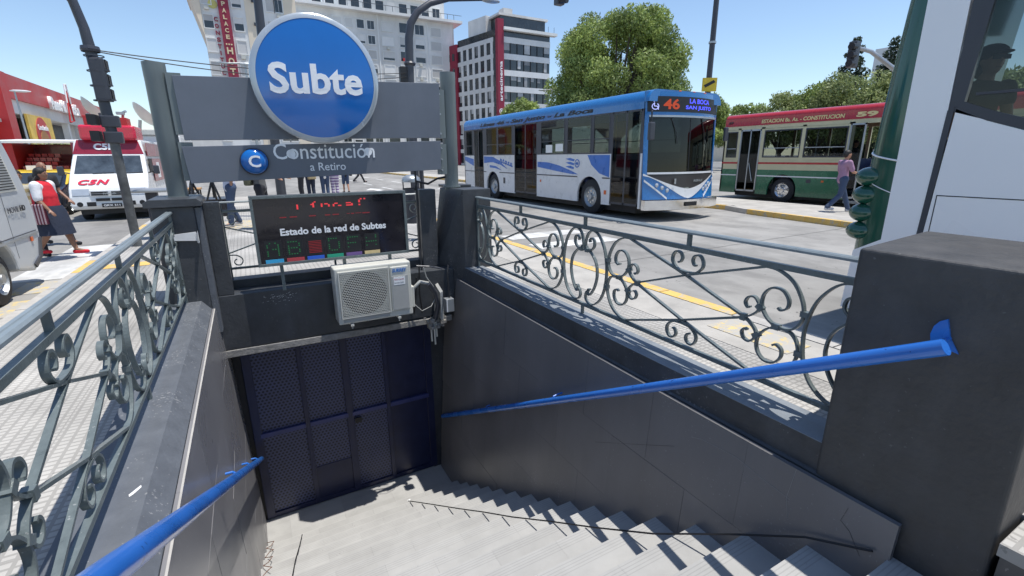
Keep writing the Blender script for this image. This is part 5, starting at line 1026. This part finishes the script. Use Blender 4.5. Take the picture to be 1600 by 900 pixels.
for i,(x,y,h,r,mt,lab) in enumerate(((60,43.5,8.4,3.8,'leaf','low green tree at the left end of the row, just behind the green bus roof'),(60,38.5,9.4,4.2,'leaf2','olive tree second from the left in the row behind the green bus'),(60,34,10.3,4.4,'leaf','green tree third from the left in the row behind the green bus'),(58,29.5,11.0,4.6,'leaf2','tallest rounded tree of the row behind the green bus'),(58,25.0,10.2,4.2,'leaf2','bright tree in front of the conifers behind the green bus'),(56,20.5,9.2,4.0,'leaf2','yellowish tree behind the walking man'),(54,15.5,8.6,4.0,'leaf2','pale tree at the right end of the row, mostly behind the near bus'))):
    tree('broadleaf_tree',lab,x,y,h,r,K[mt],2.0,11000,.19,30+i,group=G)
tree('conifer_tree','tall dark conifer behind the right traffic light',76,39.8,17.0,4.6,K['leaf3'],2.5,16000,.22,51,'cone')
tree('conifer_tree','dark conifer just right of the tallest conifer, by the white tower',78,36.0,16.5,4.8,K['leaf3'],2.5,16000,.22,52,'cone')
tree('conifer_tree','short dark conifer standing alone left of the traffic light',82,46.5,11.2,2.4,K['leaf3'],5,7000,.22,53,'round')
# palm by the arcade
pt=thing('palm_tree','small pale palm in front of the yellow billboard','tree',(-15.0,60,0)); MB().tube([(-15.0,60,0),(-14.9,60,3.0)],[.22,.15],8).build('trunk',K['bark'],pt)
for k in range(13):
    a=k*2*PI/13; m=MB(); L=2.0; sp=[]
    for i in range(7): f=i/6; sp.append(V(-14.9+math.cos(a)*L*f,60+math.sin(a)*L*f,3.0+1.2*f-1.7*f*f))
    for i in range(6):
        p,q=sp[i],sp[i+1]; side=V(-math.sin(a),math.cos(a),0)*.22
        m.add([p,p+side-V(0,0,.2),q],[(0,1,2)]); m.add([p,p-side-V(0,0,.2),q],[(0,1,2)])
    m.build('frond',K['leaf2'],pt)
# ================= POLES =================
def lathe_pole(t,x,y,z0,z1,r0,r1,mat=None,name='pole',n=16): return MB().tube([(x,y,z0),(x,y,(z0+z1)/2),(x,y,z1)],[r0,(r0+r1)/2,r1],n).build(name,mat or K['post'],t,smooth=True)
tp_=thing('traffic_light','grey traffic light pole seen from behind on the left kerb, with a rusty lower part','traffic light',(-1.99,11.3,0))
MB().tube([(-1.97,11.3,0),(-1.98,11.3,1.9)],.075,16).build('lower_pole',stain(pm('worn_pole',(.11,.115,.115),.5,var=.3,scale=8),sc=3,lo=.6,stretch=(1,1,1)),tp_,smooth=True)
MB().tube([(-1.98,11.3,1.9),(-2.03,11.3,3.4),(-2.05,11.3,3.75),(-2.12,11.3,4.15),(-2.35,11.25,4.6),(-2.9,11.1,5.0),(-4.0,10.8,5.2)],[.085,.085,.075,.07,.07,.06,.05],16).build('upper_pole',K['busgrey'],tp_,smooth=True)
hd=MB().box(-2.09,-1.87,11.18,11.32,2.58,3.30).build('signal_head',K['busgrey'],tp_,bevel=.04)
for k in range(3): MB().prism([(11.30,2.62+k*.24),(11.50,2.62+k*.24),(11.52,2.80+k*.24),(11.30,2.80+k*.24)],'x',-1.90,-1.86).build('visor',K['black'],hd); MB().box(-1.875,-1.82,11.2,11.3,2.60+k*.24,2.625+k*.24).build('hinge',K['busgrey'],hd)
for k in range(4): MB().lathe((-2.0,11.3,2.60+k*.24),EZ,[(.145,-.01),(.145,.01)],14).build('band',K['busgrey'],hd)
MB().lathe((-2.03,11.3,3.42),EZ,[(.13,-.04),(.14,.0),(.13,.05),(.08,.06)],16).build('collar',K['busgrey'],tp_)
for z in (1.88,2.15): 
    h_=MB().box(-2.10,-1.83,11.2,11.34,z,z+.20).build('pedestrian_signal',K['busgrey'],tp_,bevel=.02); MB().box(-2.24,-2.12,11.0,11.3,z+.03,z+.2).build('visor',K['black'],h_)
wire=thing('overhead_wire','pair of thin overhead wires running from the traffic light pole past the sign','wire',(-2,11.3,3.4))
def sag(a,b,s,n=24): return [tuple(Vector(a).lerp(Vector(b),i/n)-V(0,0,s*4*(i/n)*(1-i/n))) for i in range(n+1)]
MB().tube(sag((-2.0,11.3,3.42),(4.8,15,4.05),.16),.010,5).build('wire',K['black'],wire); MB().tube(sag((-2.0,11.3,3.40),(4.8,15,3.95),.24),.010,5).build('wire',K['black'],wire)
bl=thing('kerb_bollard','short grey signal base box beside the traffic light pole','bollard',(-1.75,12.2,0)); box('post',K['busgrey'],bl,-1.82,-1.62,12.1,12.3,0,.95,bevel=.02); box('cap',K['steel'],bl,-2.1,-1.42,11.95,12.45,.95,1.02,bevel=.03); box('foot',K['black'],bl,-1.8,-1.5,12.0,12.4,0,.05)
cl=thing('street_lamp','dark curved lamp post rising behind the sign, right of the blue disc','street lamp',(4.8,15,0))
MB().tube([(4.72,15,0),(4.75,15,3.9),(4.80,15,5.0),(4.88,15,5.4),(5.1,15,5.72),(5.5,15,6.0),(6.1,15,6.2),(7.2,15,6.35)],[.13,.13,.12,.11,.10,.09,.08,.07],16).build('pole',K['busgrey'],cl,smooth=True); box('equipment_box',K['black'],cl,4.45,4.68,14.9,15.1,3.75,4.2,bevel=.02); MB().lathe((4.78,15,4.30),EZ,[(.15,-.05),(.18,0),(.15,.05)],14).build('collar',K['busgrey'],cl); MB().sph((7.5,15,6.33),(.35,.14,.07),12,6).build('lamp_head',K['steel'],cl)
l2=thing('lamp_post','dark grey straight post rising behind the left of the blue disc','post',(.87,15,0)); MB().tube([(.84,15,0),(.86,15,4),(.92,15,6.6)],[.13,.11,.10],14).build('pole',K['busgrey'],l2,smooth=True)
l3=thing('street_lamp','small double-headed street lamp in front of the hotel sign','street lamp',(1.2,45,0)); MB().tube([(1.25,45,0),(1.18,45,8.6)],[.12,.08],10).build('pole',K['steel'],l3); MB().tube([(-.3,45,8.6),(1.2,45,8.7),(2.7,45,8.6)],.06,6).build('arm',K['steel'],l3)
for x in (-.3,1.2,2.6): MB().sph((x,45,8.62),(.45,.18,.08),10,5).build('lamp_head',K['steel'],l3)
l4=thing('street_lamp','double street lamp beside the big tree','street lamp',(26.3,40,0)); MB().tube([(26.3,40,0),(26.3,40,7.6)],[.12,.07],8).build('pole',K['steel'],l4); MB().tube([(25.3,40,7.5),(26.3,40,7.65),(27.3,40,7.5)],.05,5).build('arm',K['steel'],l4); 
for x in (25.2,27.4): MB().sph((x,40,7.5),(.4,.16,.07),10,5).build('lamp_head',K['steel'],l4)
l5=thing('street_lamp','tall thin lamp in front of the red arcade','street lamp',(-15.5,58,0)); MB().tube([(-15.5,56,0),(-15.55,56,7.0)],[.10,.06],8).build('pole',K['steel'],l5); MB().sph((-15.2,56,7.05),(.7,.3,.10),10,5).build('lamp_head',K['white'],l5)
tpole=thing('utility_pole','tall slim dark pole carrying a yellow sign behind the blue bus','pole',(26,21.9,0)); MB().tube([(25.9,21.7,0),(26.0,21.9,6.0),(26.1,22.0,18)],[.19,.17,.13],12).build('pole',K['busgrey'],tpole,smooth=True); MB().lathe((26.0,21.9,8.2),EZ,[(.22,-.06),(.22,.06)],12).build('collar',K['steel'],tpole)
yd=V(.85,-.5,0).normalized(); yn=V(-.5,-.85,0).normalized(); o3=V(26.0,21.9,0)+yn*.25
m=MB(); qd(m,o3,yd,yn,-.48,.40,5.40,6.18,0,.06); m.build('yellow_sign',pm('sign_yellow',(.62,.45,.03),.5),tpole); m=MB(); m.hexa([tuple(o3+yd*a+yn*d+V(0,0,z)) for d in (.061,.075) for a,z in ((-.4,5.75),(-.28,5.62),(.30,5.92),(.18,6.05))]); m.build('sign_arrow',K['black'],tpole)
# right traffic light over the road
t2=thing('traffic_light','dark three-lamp traffic light on a grey arm, right of the green bus roof','traffic light',(32,14,0))
rtp=V(math.sin(R(65.6)),math.cos(R(65.6)),0)*26; rth=V(math.sin(R(62.3)),math.cos(R(62.3)),0)*25
MB().tube([(rtp.x+2.5,rtp.y-1.5,0),(rtp.x+2.2,rtp.y-1.3,3.4),(rtp.x,rtp.y,4.85),(rth.x+.8,rth.y-.2,5.6),(rth.x+.2,rth.y,5.72)],[.12,.11,.09,.08,.07],10).build('arm',K['steel'],t2,smooth=True)
hd=MB().box(rth.x-.18,rth.x+.18,rth.y-.1,rth.y+.2,4.98,5.95).build('signal_head',K['busgrey'],t2,bevel=.04)
for k in range(3): MB().tube([(rth.x-.05,rth.y,5.12+k*.31),(rth.x-.42,rth.y-.05,5.10+k*.31)],.13,10).build('visor',K['black'],hd)
t3=thing('traffic_light','bottom of a dark signal hanging into view at the top edge above the trees','traffic light',(12,18,0)); hx=V(math.sin(R(34.0)),math.cos(R(34.0)),0)*20
MB().box(hx.x-.17,hx.x+.17,hx.y-.12,hx.y+.15,7.05,8.0).build('signal_head',K['busgrey'],t3,bevel=.04); MB().tube([(hx.x-.05,hx.y,7.2),(hx.x+.1,hx.y-.35,7.18)],.13,10).build('visor',K['black'],t3); MB().tube([(hx.x,hx.y,7.9),(hx.x+1,hx.y+.3,9.0),(hx.x+7,hx.y+2.5,11.6),(25.95,21.85,12.6)],.09,8).build('arm',K['busgrey'],t3)
# litter bin behind the right pillar
bn=thing('litter_bin','grey litter bin with a domed lid behind the right pillar','bin',(2.92,9.2,0)); MB().lathe((2.82,9.2,0),EZ,[(.17,.35),(.17,1.0),(.175,1.0),(.175,1.02)],24).build('body',K['busgrey'],bn,smooth=True); MB().lathe((2.82,9.2,0),EZ,[(.18,1.14),(.18,1.18),(.16,1.23),(.09,1.27),(.001,1.28)],24).build('lid',K['steel'],bn,smooth=True)
for a in (.6,2.7,4.4): MB().tube([(2.82+.16*math.cos(a),9.2+.16*math.sin(a),1.0),(2.82+.16*math.cos(a),9.2+.16*math.sin(a),1.15)],.012,5).build('lid_support',K['busgrey'],bn)
MB().tube([(3.04,9.22,0),(3.04,9.22,1.35)],.045,10).build('post',K['busgrey'],bn)
MB().tube([(2.2,9.6,.86),(3.1,9.6,.86)],.02,6).build('hoop',K['steel'],bn)
# kiosk, taxi
ks_=thing('market_stall','red market stall trailer with a white awning and stacked red goods','stall',(-6.4,24.5,0)); box('base',K['red'],ks_,-7.3,-5.3,24.2,26.5,.4,1.25); box('back_wall',K['vandred'],ks_,-7.3,-5.3,26.3,26.5,1.25,2.2); box('side_wall',K['red'],ks_,-7.35,-7.2,24.3,26.4,.4,2.2); box('side_wall',K['red'],ks_,-5.35,-5.2,24.3,26.4,.4,2.2)
MB().prism([(23.8,2.18),(26.7,2.32),(26.7,2.40),(23.8,2.26)],'x',-7.7,-5.2).build('awning',K['white'],ks_)
gd=MB().box(-.08,.08,-.08,.08,0,.13).mesh('goods_box'); gd.materials.append(K['red']); gd2=gd.copy(); gd2.materials.clear(); gd2.materials.append(K['busred'])
for r in range(4):
    for c_ in range(9):
        o=bpy.data.objects.new('goods_box',random.choice((gd,gd2))); C.objects.link(o); o.location=(-7.05+c_*.19,24.6+r*.28,1.25+r*.15 if c_<5 else 1.25); tag(o,'small red packet among the stacked goods on the market stall','box','red goods stacked on the market stall') 
    
tx=thing('taxi','black and yellow taxi half hidden behind the pedestrians','car',(-5.9,21,-.1)); K['taxiy']=pm('taxi_yellow',(.75,.50,.03),.35,coat=.4); K['navy']=pm('taxi_black',(.012,.016,.03),.25,coat=.5)
pf=[(20.0,.1),(20.0,.62),(20.9,.80),(21.6,1.22),(23.0,1.26),(23.7,.85),(24.3,.78),(24.35,.1)]
MB().prism(pf,'x',-6.9,-5.15).build('body',K['navy'],tx,bevel=.06); MB().prism([(20.95,.82),(21.62,1.235),(23.0,1.275),(23.65,.9)],'x',-6.92,-5.13).build('roof',K['taxiy'],tx,bevel=.03); MB().prism([(20.88,.80),(21.55,1.17),(21.5,1.2),(20.84,.83)],'x',-6.75,-5.3).build('windscreen',K['bglass'],tx); MB().prism([(21.2,.85),(21.65,1.14),(22.9,1.16),(23.3,.88)],'x',-5.14,-5.11).build('side_window',K['bglass'],tx); box('roof_sign',K['letter'],tx,-6.3,-5.7,21.9,22.1,1.28,1.42); wheel(tx,(-5.3,20.8,.12),.26,.18,1); wheel(tx,(-5.3,23.4,.12),.26,.18,1)
# ================= PEOPLE =================
def blob(parts,vox,name,mat,parent,smooth_it=6):
    m=MB()
    for p in parts:
        if len(p)==4: (a,ra,b,rb)=p; a=V(*a);b=V(*b); m.tube([a,b],[ra,rb],12); m.sph(a,ra,12,8); m.sph(b,rb,12,8)
        else: m.sph(p[0],p[1],14,10)
    o=m.build(name,mat,parent); r=o.modifiers.new('r','REMESH'); r.mode='VOXEL'; r.voxel_size=vox; r.use_smooth_shade=True; s=o.modifiers.new('s','SMOOTH'); s.iterations=smooth_it; s.factor=.5
    dg=bpy.context.evaluated_depsgraph_get(); dg.update(); me=bpy.data.meshes.new_from_object(o.evaluated_get(dg)); o.modifiers.clear(); old=o.data; o.data=me; bpy.data.meshes.remove(old)
    if not me.materials: me.materials.append(mat)
    return o
def person(label,loc,yaw,h=1.72,walk=.0,armL=(.0,-.05,-.55),armR=(.0,.05,-.55),elbL=.1,elbR=.1,shirt=None,pants=None,shorts=False,skirt=None,shoes=None,hair='short',skin='skin',vest=None,bag=None,cap=None,heavy=1.0,vox=.014,lift=0,seated=False,fingers=False,group=None,glasses=False,sleeve=.55,stripes=None):
    """local frame: facing +x, left = +y; scaled to h"""
    t=thing('person',label,'person',(0,0,0),group); k=h/1.72; hv=heavy
    def P(x,y,z): return (x*k,y*k,z*k)
    hipz=.92; kn=.5; 
    lw=walk
    hipL,hipR=P(0,.09*hv,hipz),P(0,-.09*hv,hipz)
    if seated: kneL,kneR,ankL,ankR=P(.42,.11,hipz+.02),P(.42,-.11,hipz+.02),P(.40,.11,hipz-.42),P(.40,-.11,hipz-.42)
    else: kneL,kneR,ankL,ankR=P(.16*lw+.02,.09*hv,.50),P(-.10*lw+.05,-.09*hv,.49),P(.34*lw,.085,.09),P(-.36*lw,-.085,.10+.05*lw)
    footL=(ankL[0]+.15*k,ankL[1]+.01,ankL[2]-.05*k); footR=(ankR[0]+.14*k,ankR[1]-.01,ankR[2]-.06*k)
    che,neck,head=P(.0,0,1.32),P(.01,0,1.46),P(.035,0,1.615)
    shL,shR=P(0,.185*min(hv,1.12),1.40),P(0,-.185*min(hv,1.12),1.40)
    def arm(sh,d,e):
        d=V(*d).normalized(); el=V(*sh)+d*.29*k; f=(d+V(e,0,e*.45)).normalized(); wr=el+f*.25*k; return tuple(el),tuple(wr),tuple(wr+f*.085*k),f
    eL,wL,haL,fL=arm(shL,armL,elbL); eR,wR,haR,fR=arm(shR,armR,elbR)
    body=[(P(0,0,.95),.115*k*hv,P(0,0,1.15),.10*k*hv),(P(0,0,1.15),.105*k*hv,che,.115*k*min(hv,1.2)),(P(0,.07,1.34),.09*k,P(0,-.07,1.34),.09*k),(neck,.058*k,P(.02,0,1.54),.052*k),
      (P(.03,0,1.60),(.082*k,.072*k,.095*k)) if False else ((P(.035,0,1.61)),(.092*k,.076*k,.112*k)),(P(.07,0,1.545),(.05*k,.045*k,.045*k)),(P(.128,0,1.60),(.018*k,.014*k,.022*k)),(P(.03,.077,1.605),(.02*k,.012*k,.03*k)),(P(.03,-.077,1.605),(.02*k,.012*k,.03*k))]
    for a,b,c_,f,ha in ((shL,eL,wL,fL,haL),(shR,eR,wR,fR,haR)):
        body+=[(a,.050*k*hv,b,.038*k*hv),(b,.038*k*hv,c_,.026*k),(c_,.026*k,ha,.030*k)]
        side=f.cross(V(0,0,1)).normalized() if abs(f.z)<.95 else V(1,0,0); up=side.cross(f)
        for i in range(4):
            o_=V(*ha)+side*(i-1.5)*.019*k; L=(.06,.072,.068,.052)[i]*k; md=o_+f*L*.55; body+=[(tuple(o_),.0105*k,tuple(md),.0095*k),(tuple(md),.0095*k,tuple(md+(f*.6-up*.5)*L*.5),.0085*k)]
        tb=V(*c_)+side*.035*k+f*.03*k; body+=[(tuple(tb),.012*k,tuple(tb+(f+side*.8)*.04*k),.010*k)]
    for a,b,c_,f in ((hipL,kneL,ankL,footL),(hipR,kneR,ankR,footR)): body+=[(a,.082*k*hv,b,.055*k*hv),(b,.056*k*hv,c_,.036*k),(c_,.036*k,f,.034*k)]
    blob(body,vox if not fingers else min(vox,.010),'body',K[skin],t,4)
    e=.014*k
    sh_=[(P(0,0,.93),.125*k*hv+e,P(0,0,1.15),.108*k*hv+e),(P(0,0,1.15),.11*k*hv+e,che,.118*k*min(hv,1.2)+e),(P(0,.085,1.36),.085*k+e,P(0,-.085,1.36),.085*k+e),(P(0,0,1.38),.08*k+e,P(0,0,1.42),.062*k+e)]
    for a,b,c_ in ((shL,eL,wL),(shR,eR,wR)):
        m_=V(*a).lerp(V(*b),min(1,sleeve*1.4)); sh_.append((a,.058*k*hv+e,tuple(m_),.05*k*hv+e))
        if sleeve>.9: sh_.append((b,.046*k+e,tuple(V(*b).lerp(V(*c_),.95)),.034*k+e))
    blob(sh_,vox,'shirt',shirt,t,5)
    if vest:
        vs=[(P(-.02,0,.88),.150*k*hv+e*2,P(-.01,0,1.18),.130*k*hv+e*2),(P(-.01,0,1.18),.135*k*hv+e*2,P(-.015,0,1.33),.145*k+e*2),(P(-.02,.10,1.38),.085*k+e,P(-.02,-.10,1.38),.085*k+e)]; blob(vs,vox,'vest',vest,t,4)
    pm_=pants; pl=[]
    if skirt:
        m=MB(); m.lathe(P(0.03,0,0),EZ,[(.15*k*hv,1.0*k),(.185*k*hv,.88*k),(.215*k*hv,.6*k),(.235*k*hv,.43*k),(.22*k*hv,.425*k)],20); o=m.build('skirt',skirt,t,smooth=True)
    else:
        pl.append((P(0,.05,.93),.115*k*hv+e,P(0,-.05,.93),.115*k*hv+e))
        for a,b,c_ in ((hipL,kneL,ankL),(hipR,kneR,ankR)):
            pl.append((a,.088*k*hv+e,b,.06*k*hv+e))
            if not shorts: pl.append((b,.06*k*hv+e,c_,.05*k+e))
        blob(pl,vox,'trousers' if not shorts else 'shorts',pants,t,4)
    if shoes:
        for a,f in ((ankL,footL),(ankR,footR)): 
            a_=V(*a)+V(-.03*k,0,-.045*k); f_=V(*f)+V(.03*k,0,-.0*k); f_.z=a_.z-.005; blob([(tuple(a_),.045*k,tuple(f_),.038*k)],.012,'shoe',shoes,t,2)
    hm=K['hair'] if not cap else cap
    if hair=='short': blob([(P(.018,0,1.655),(.098*k,.085*k,.085*k)),(P(-.02,0,1.61),(.078*k,.078*k,.085*k))],.012,'hair',K['hair'],t,2)
    if hair=='bob': blob([(P(.012,0,1.65),(.105*k,.093*k,.095*k)),(P(-.03,0,1.57),(.09*k,.092*k,.10*k))],.012,'hair',K['hair'],t,2)
    if cap: MB().sph(P(.02,0,1.68),(.11*k,.10*k,.065*k),14,8).build('cap',cap,t,smooth=True); MB().sph(P(.12,0,1.665),(.08*k,.07*k,.015*k),12,6).build('cap_peak',cap,t,smooth=True)
    if glasses: MB().box(.118*k,.13*k,-.065*k,.065*k,1.61*k,1.645*k).build('sunglasses',K['black'],t)
    else:
        for s in (-1,1): MB().sph(P(.118,.03*s,1.632),.009*k,8,6).build('eye',K['black'],t)
    MB().sph(P(.118,0,1.552),(.008*k,.024*k,.006*k),8,6).build('mouth',K['red'] if False else K['skind'],t)
    if bag: bag(t,P)
    t.rotation_euler=(0,0,yaw); t.location=V(loc[0],loc[1],loc[2]+lift); return t
red=cloth('cloth_red',(.60,.02,.035)); wht=cloth('cloth_white',(.72,.72,.74)); navy=cloth('cloth_navy',(.022,.03,.055)); jean=cloth('cloth_jeans',(.045,.07,.13)); lil=cloth('cloth_lilac',(.34,.20,.30)); khk=cloth('cloth_khaki',(.38,.30,.17)); blk=cloth('cloth_black',(.02,.02,.025)); gry=cloth('cloth_grey',(.11,.11,.11)); lgt=cloth('cloth_light_blue_white',(.52,.54,.64)); grn=cloth('cloth_olive',(.10,.10,.06)); shw=cloth('shoe_white',(.5,.5,.52)); 
def striped(name,c1,c2,per,axis=2):
    m=cloth(name,c1); n,l,b=nodes(m); tc=n.new('ShaderNodeTexCoord'); sp=n.new('ShaderNodeSeparateXYZ'); l.new(tc.outputs['Object'],sp.inputs[0]); d=n.new('ShaderNodeMath'); d.operation='DIVIDE'; d.inputs[1].default_value=per; l.new(sp.outputs[axis],d.inputs[0]); f=n.new('ShaderNodeMath'); f.operation='FRACT'; l.new(d.outputs[0],f.inputs[0]); g=n.new('ShaderNodeMath'); g.operation='GREATER_THAN'; g.inputs[1].default_value=.5; l.new(f.outputs[0],g.inputs[0]); mx=n.new('ShaderNodeMix'); mx.data_type='RGBA'; l.new(g.outputs[0],mx.inputs[0]); mx.inputs[6].default_value=(*c1,1); mx.inputs[7].default_value=(*c2,1); l.new(mx.outputs[2],b.inputs['Base Color']); return m
def wbag(t,P):
    MB().box(-.20,.10,.20,.27,.62,1.0).build('woven_bag',striped('woven_stripe',(.12,.02,.04),(.40,.30,.32),.045,0),t,bevel=.02); MB().tube([(.0,.22,1.0),(.02,.12,1.3),(.0,-.05,1.4)],.012,5).build('bag_strap',blk,t)
RIGHT=0; 
person('woman in red vest and navy skirt with a woven bag, passing the grey van',(-3.12,11.35,-.06),R(-15),1.52,walk=.75,armL=(-.05,.1,-.6),armR=(.05,-.1,-.6),elbL=.45,elbR=.55,shirt=wht,skirt=navy,vest=red,shoes=red,hair='bob',sleeve=.6,skin='skind',bag=lambda t,P:(MB().box(-.18,.10,-.285,-.21,.58,.93).build('woven_bag',striped('woven_stripe',(.12,.02,.04),(.40,.30,.32),.045,0),t,bevel=.02),MB().tube([(-.02,-.24,.93),(-.02,-.2,1.3),(-.02,-.02,1.42)],.012,5).build('bag_strap',blk,t)),heavy=1.3,vox=.016,fingers=True)
person('man in a khaki patterned shirt partly hidden behind the woman in the red vest',(-3.62,12.0,-.14),R(-60),1.56,walk=.5,shirt=striped('khaki_pattern',(.35,.28,.14),(.45,.42,.33),.13,2),pants=blk,shoes=blk,skin='skind')
person('bald man in dark clothes carrying a bag, behind the woman in the red vest',(-3.62,13.3,-.14),R(-40),1.70,walk=.7,armL=(.1,.05,-.6),armR=(.0,-.1,-.6),elbL=.6,elbR=.3,shirt=blk,pants=blk,shoes=blk,hair=None,skin='skind',sleeve=.4)
person('man in a lilac shirt and jeans walking right past the green bus',(14.85,7.55,0),R(-28),1.70,walk=1.05,armL=(.1,.12,-.6),armR=(.25,-.08,-.6),elbL=.8,elbR=1.1,shirt=lil,pants=jean,shoes=shw,hair='short',fingers=True)
person('person in a white shirt and blue jeans standing behind the display',(-.35,13.4,0),R(200),1.74,walk=.35,shirt=lgt,pants=jean,shoes=shw)
person('person in dark grey stretching out a bare arm behind the display',(.28,12.6,0),R(-20),1.74,walk=.2,armL=(.7,.2,-.45),armR=(.8,-.2,-.45),elbL=.3,elbR=.15,shirt=gry,pants=blk,shoes=blk,sleeve=.35,bag=lambda t,P:MB().box(-.30,-.14,-.16,.16,1.0,1.36).build('backpack',grn,t,bevel=.04))
person('person all in black behind the sign, just left of the small group',(1.85,20,0),R(180),1.72,shirt=blk,pants=blk,shoes=blk)
person('person in dark jeans and olive top, leftmost of the small group behind the sign',(2.25,20.6,0),R(100),1.72,shirt=grn,pants=navy,shoes=blk,bag=lambda t,P:MB().box(-.28,-.13,-.15,.15,.8,1.15).build('shoulder_bag',khk,t,bevel=.03))
person('person in white top and blue jeans, middle of the small group behind the sign',(2.78,20.6,0),R(90),1.70,shirt=wht,pants=jean,shoes=blk)
person('person in purple striped clothes, right of the small group behind the sign',(3.18,20.8,0),R(95),1.66,shirt=striped('purple_stripe',(.20,.13,.28),(.6,.55,.62),.11),pants=striped('purple_stripe_b',(.20,.13,.28),(.6,.55,.62),.11),shoes=blk)
person('person in shorts with bare legs walking away beyond the group behind the sign',(4.45,25.6,-.14),R(95),1.72,walk=.4,shirt=blk,pants=jean,shorts=True,shoes=blk,bag=lambda t,P:MB().box(-.05,.12,-.34,-.22,.85,1.1).build('shoulder_bag',blk,t,bevel=.03))
person('distant pedestrian in dark trousers striding across the road behind the sign',(7.3,36.5,-.14),R(0),1.74,walk=1.1,shirt=navy,pants=blk,shoes=blk)
# tripods
for i,(x,y) in enumerate(((-1.25,15.2),(-.78,15.0))):
    t=thing('camera_tripod',('black camera tripod, left one of the pair behind the left pillar','black camera tripod, right one of the pair beside the person in white')[i],'tripod',(x,y,0),'camera tripods behind the left pillar')
    for k in range(3):
        a=k*2*PI/3+.4+i; MB().tube([(x,y,1.05),(x+.18*math.cos(a),y+.18*math.sin(a),.55),(x+.38*math.cos(a),y+.38*math.sin(a),.01)],[.03,.025,.018],6).build('leg',K['black'],t)
    MB().tube([(x,y,.6),(x,y,1.25)],.03,8).build('centre_column',K['black'],t); MB().box(x-.1,x+.1,y-.1,y+.1,1.2,1.28).build('head',K['black'],t,bevel=.01)
cr2=thing('equipment_crate','black equipment case lying on the pavement behind the tripods','case',(-.95,16.2,0)); box('case',K['black'],cr2,-1.5,-.5,16,17,0,.45,bevel=.03); box('lid',K['busgrey'],cr2,-1.5,-.5,16,17,.455,.5,bevel=.02)
tb=thing('wooden_table','low wooden table behind the left pillar','table',(-1.7,17,0)); box('top',pm('wood',(.45,.25,.10),.6,var=.2),tb,-2.0,-1.2,16.8,17.6,.72,.76)
for x in (-1.95,-1.25):
    for y in (16.85,17.55): MB().box(x-.02,x+.02,y-.02,y+.02,0,.72).build('leg',K['black'],tb)
# passengers, green bus and near bus
for i,(x,y,mt,lab) in enumerate(((18.1,11.3,wht,'seated passenger in white at the left window of the green bus'),(18.3,10.75,blk,'dark-clothed passenger near the middle pillar of the green bus'),(18.1,9.95,wht,'passenger in pale clothes at the second big window of the green bus'),(18.6,9.25,blk,'standing passenger in black by the front door of the green bus'))):
    person(lab,(x,y,(-.10 if i<3 else .40)+(.0)),R(-90),1.66,shirt=mt,pants=blk,shoes=None,seated=i<3,vox=.02,group='passengers in the green bus')
person('person in a striped shirt standing in the open door of the green bus',(17.95,8.15,.40),R(170),1.62,shirt=striped('bw_stripe',(.03,.03,.03),(.6,.6,.62),.09),pants=blk,shoes=blk,vox=.02)
person('passenger with a dark cap and sunglasses behind the near bus window',(5.60,1.87,.75),R(-125),1.70,shirt=blk,pants=blk,hair='bob',skin='skin',glasses=True,seated=True,cap=blk,vox=.013,armL=(.1,.05,-.5),armR=(.1,-.05,-.5),elbL=.2,elbR=.2,sleeve=.25)
for i,(x,y) in enumerate(((10.9,10.5),(9.9,13.8),(11.2,16.0),(10.0,18.3))): person(('driver at the wheel of the blue bus','passenger at a middle window of the blue bus','passenger on the far side of the blue bus','passenger at a rear window of the blue bus')[i],(x,y,-.14+.10),R(-90),1.62,shirt=(lgt,gry,navy,blk)[i],pants=blk,seated=True,vox=.022)
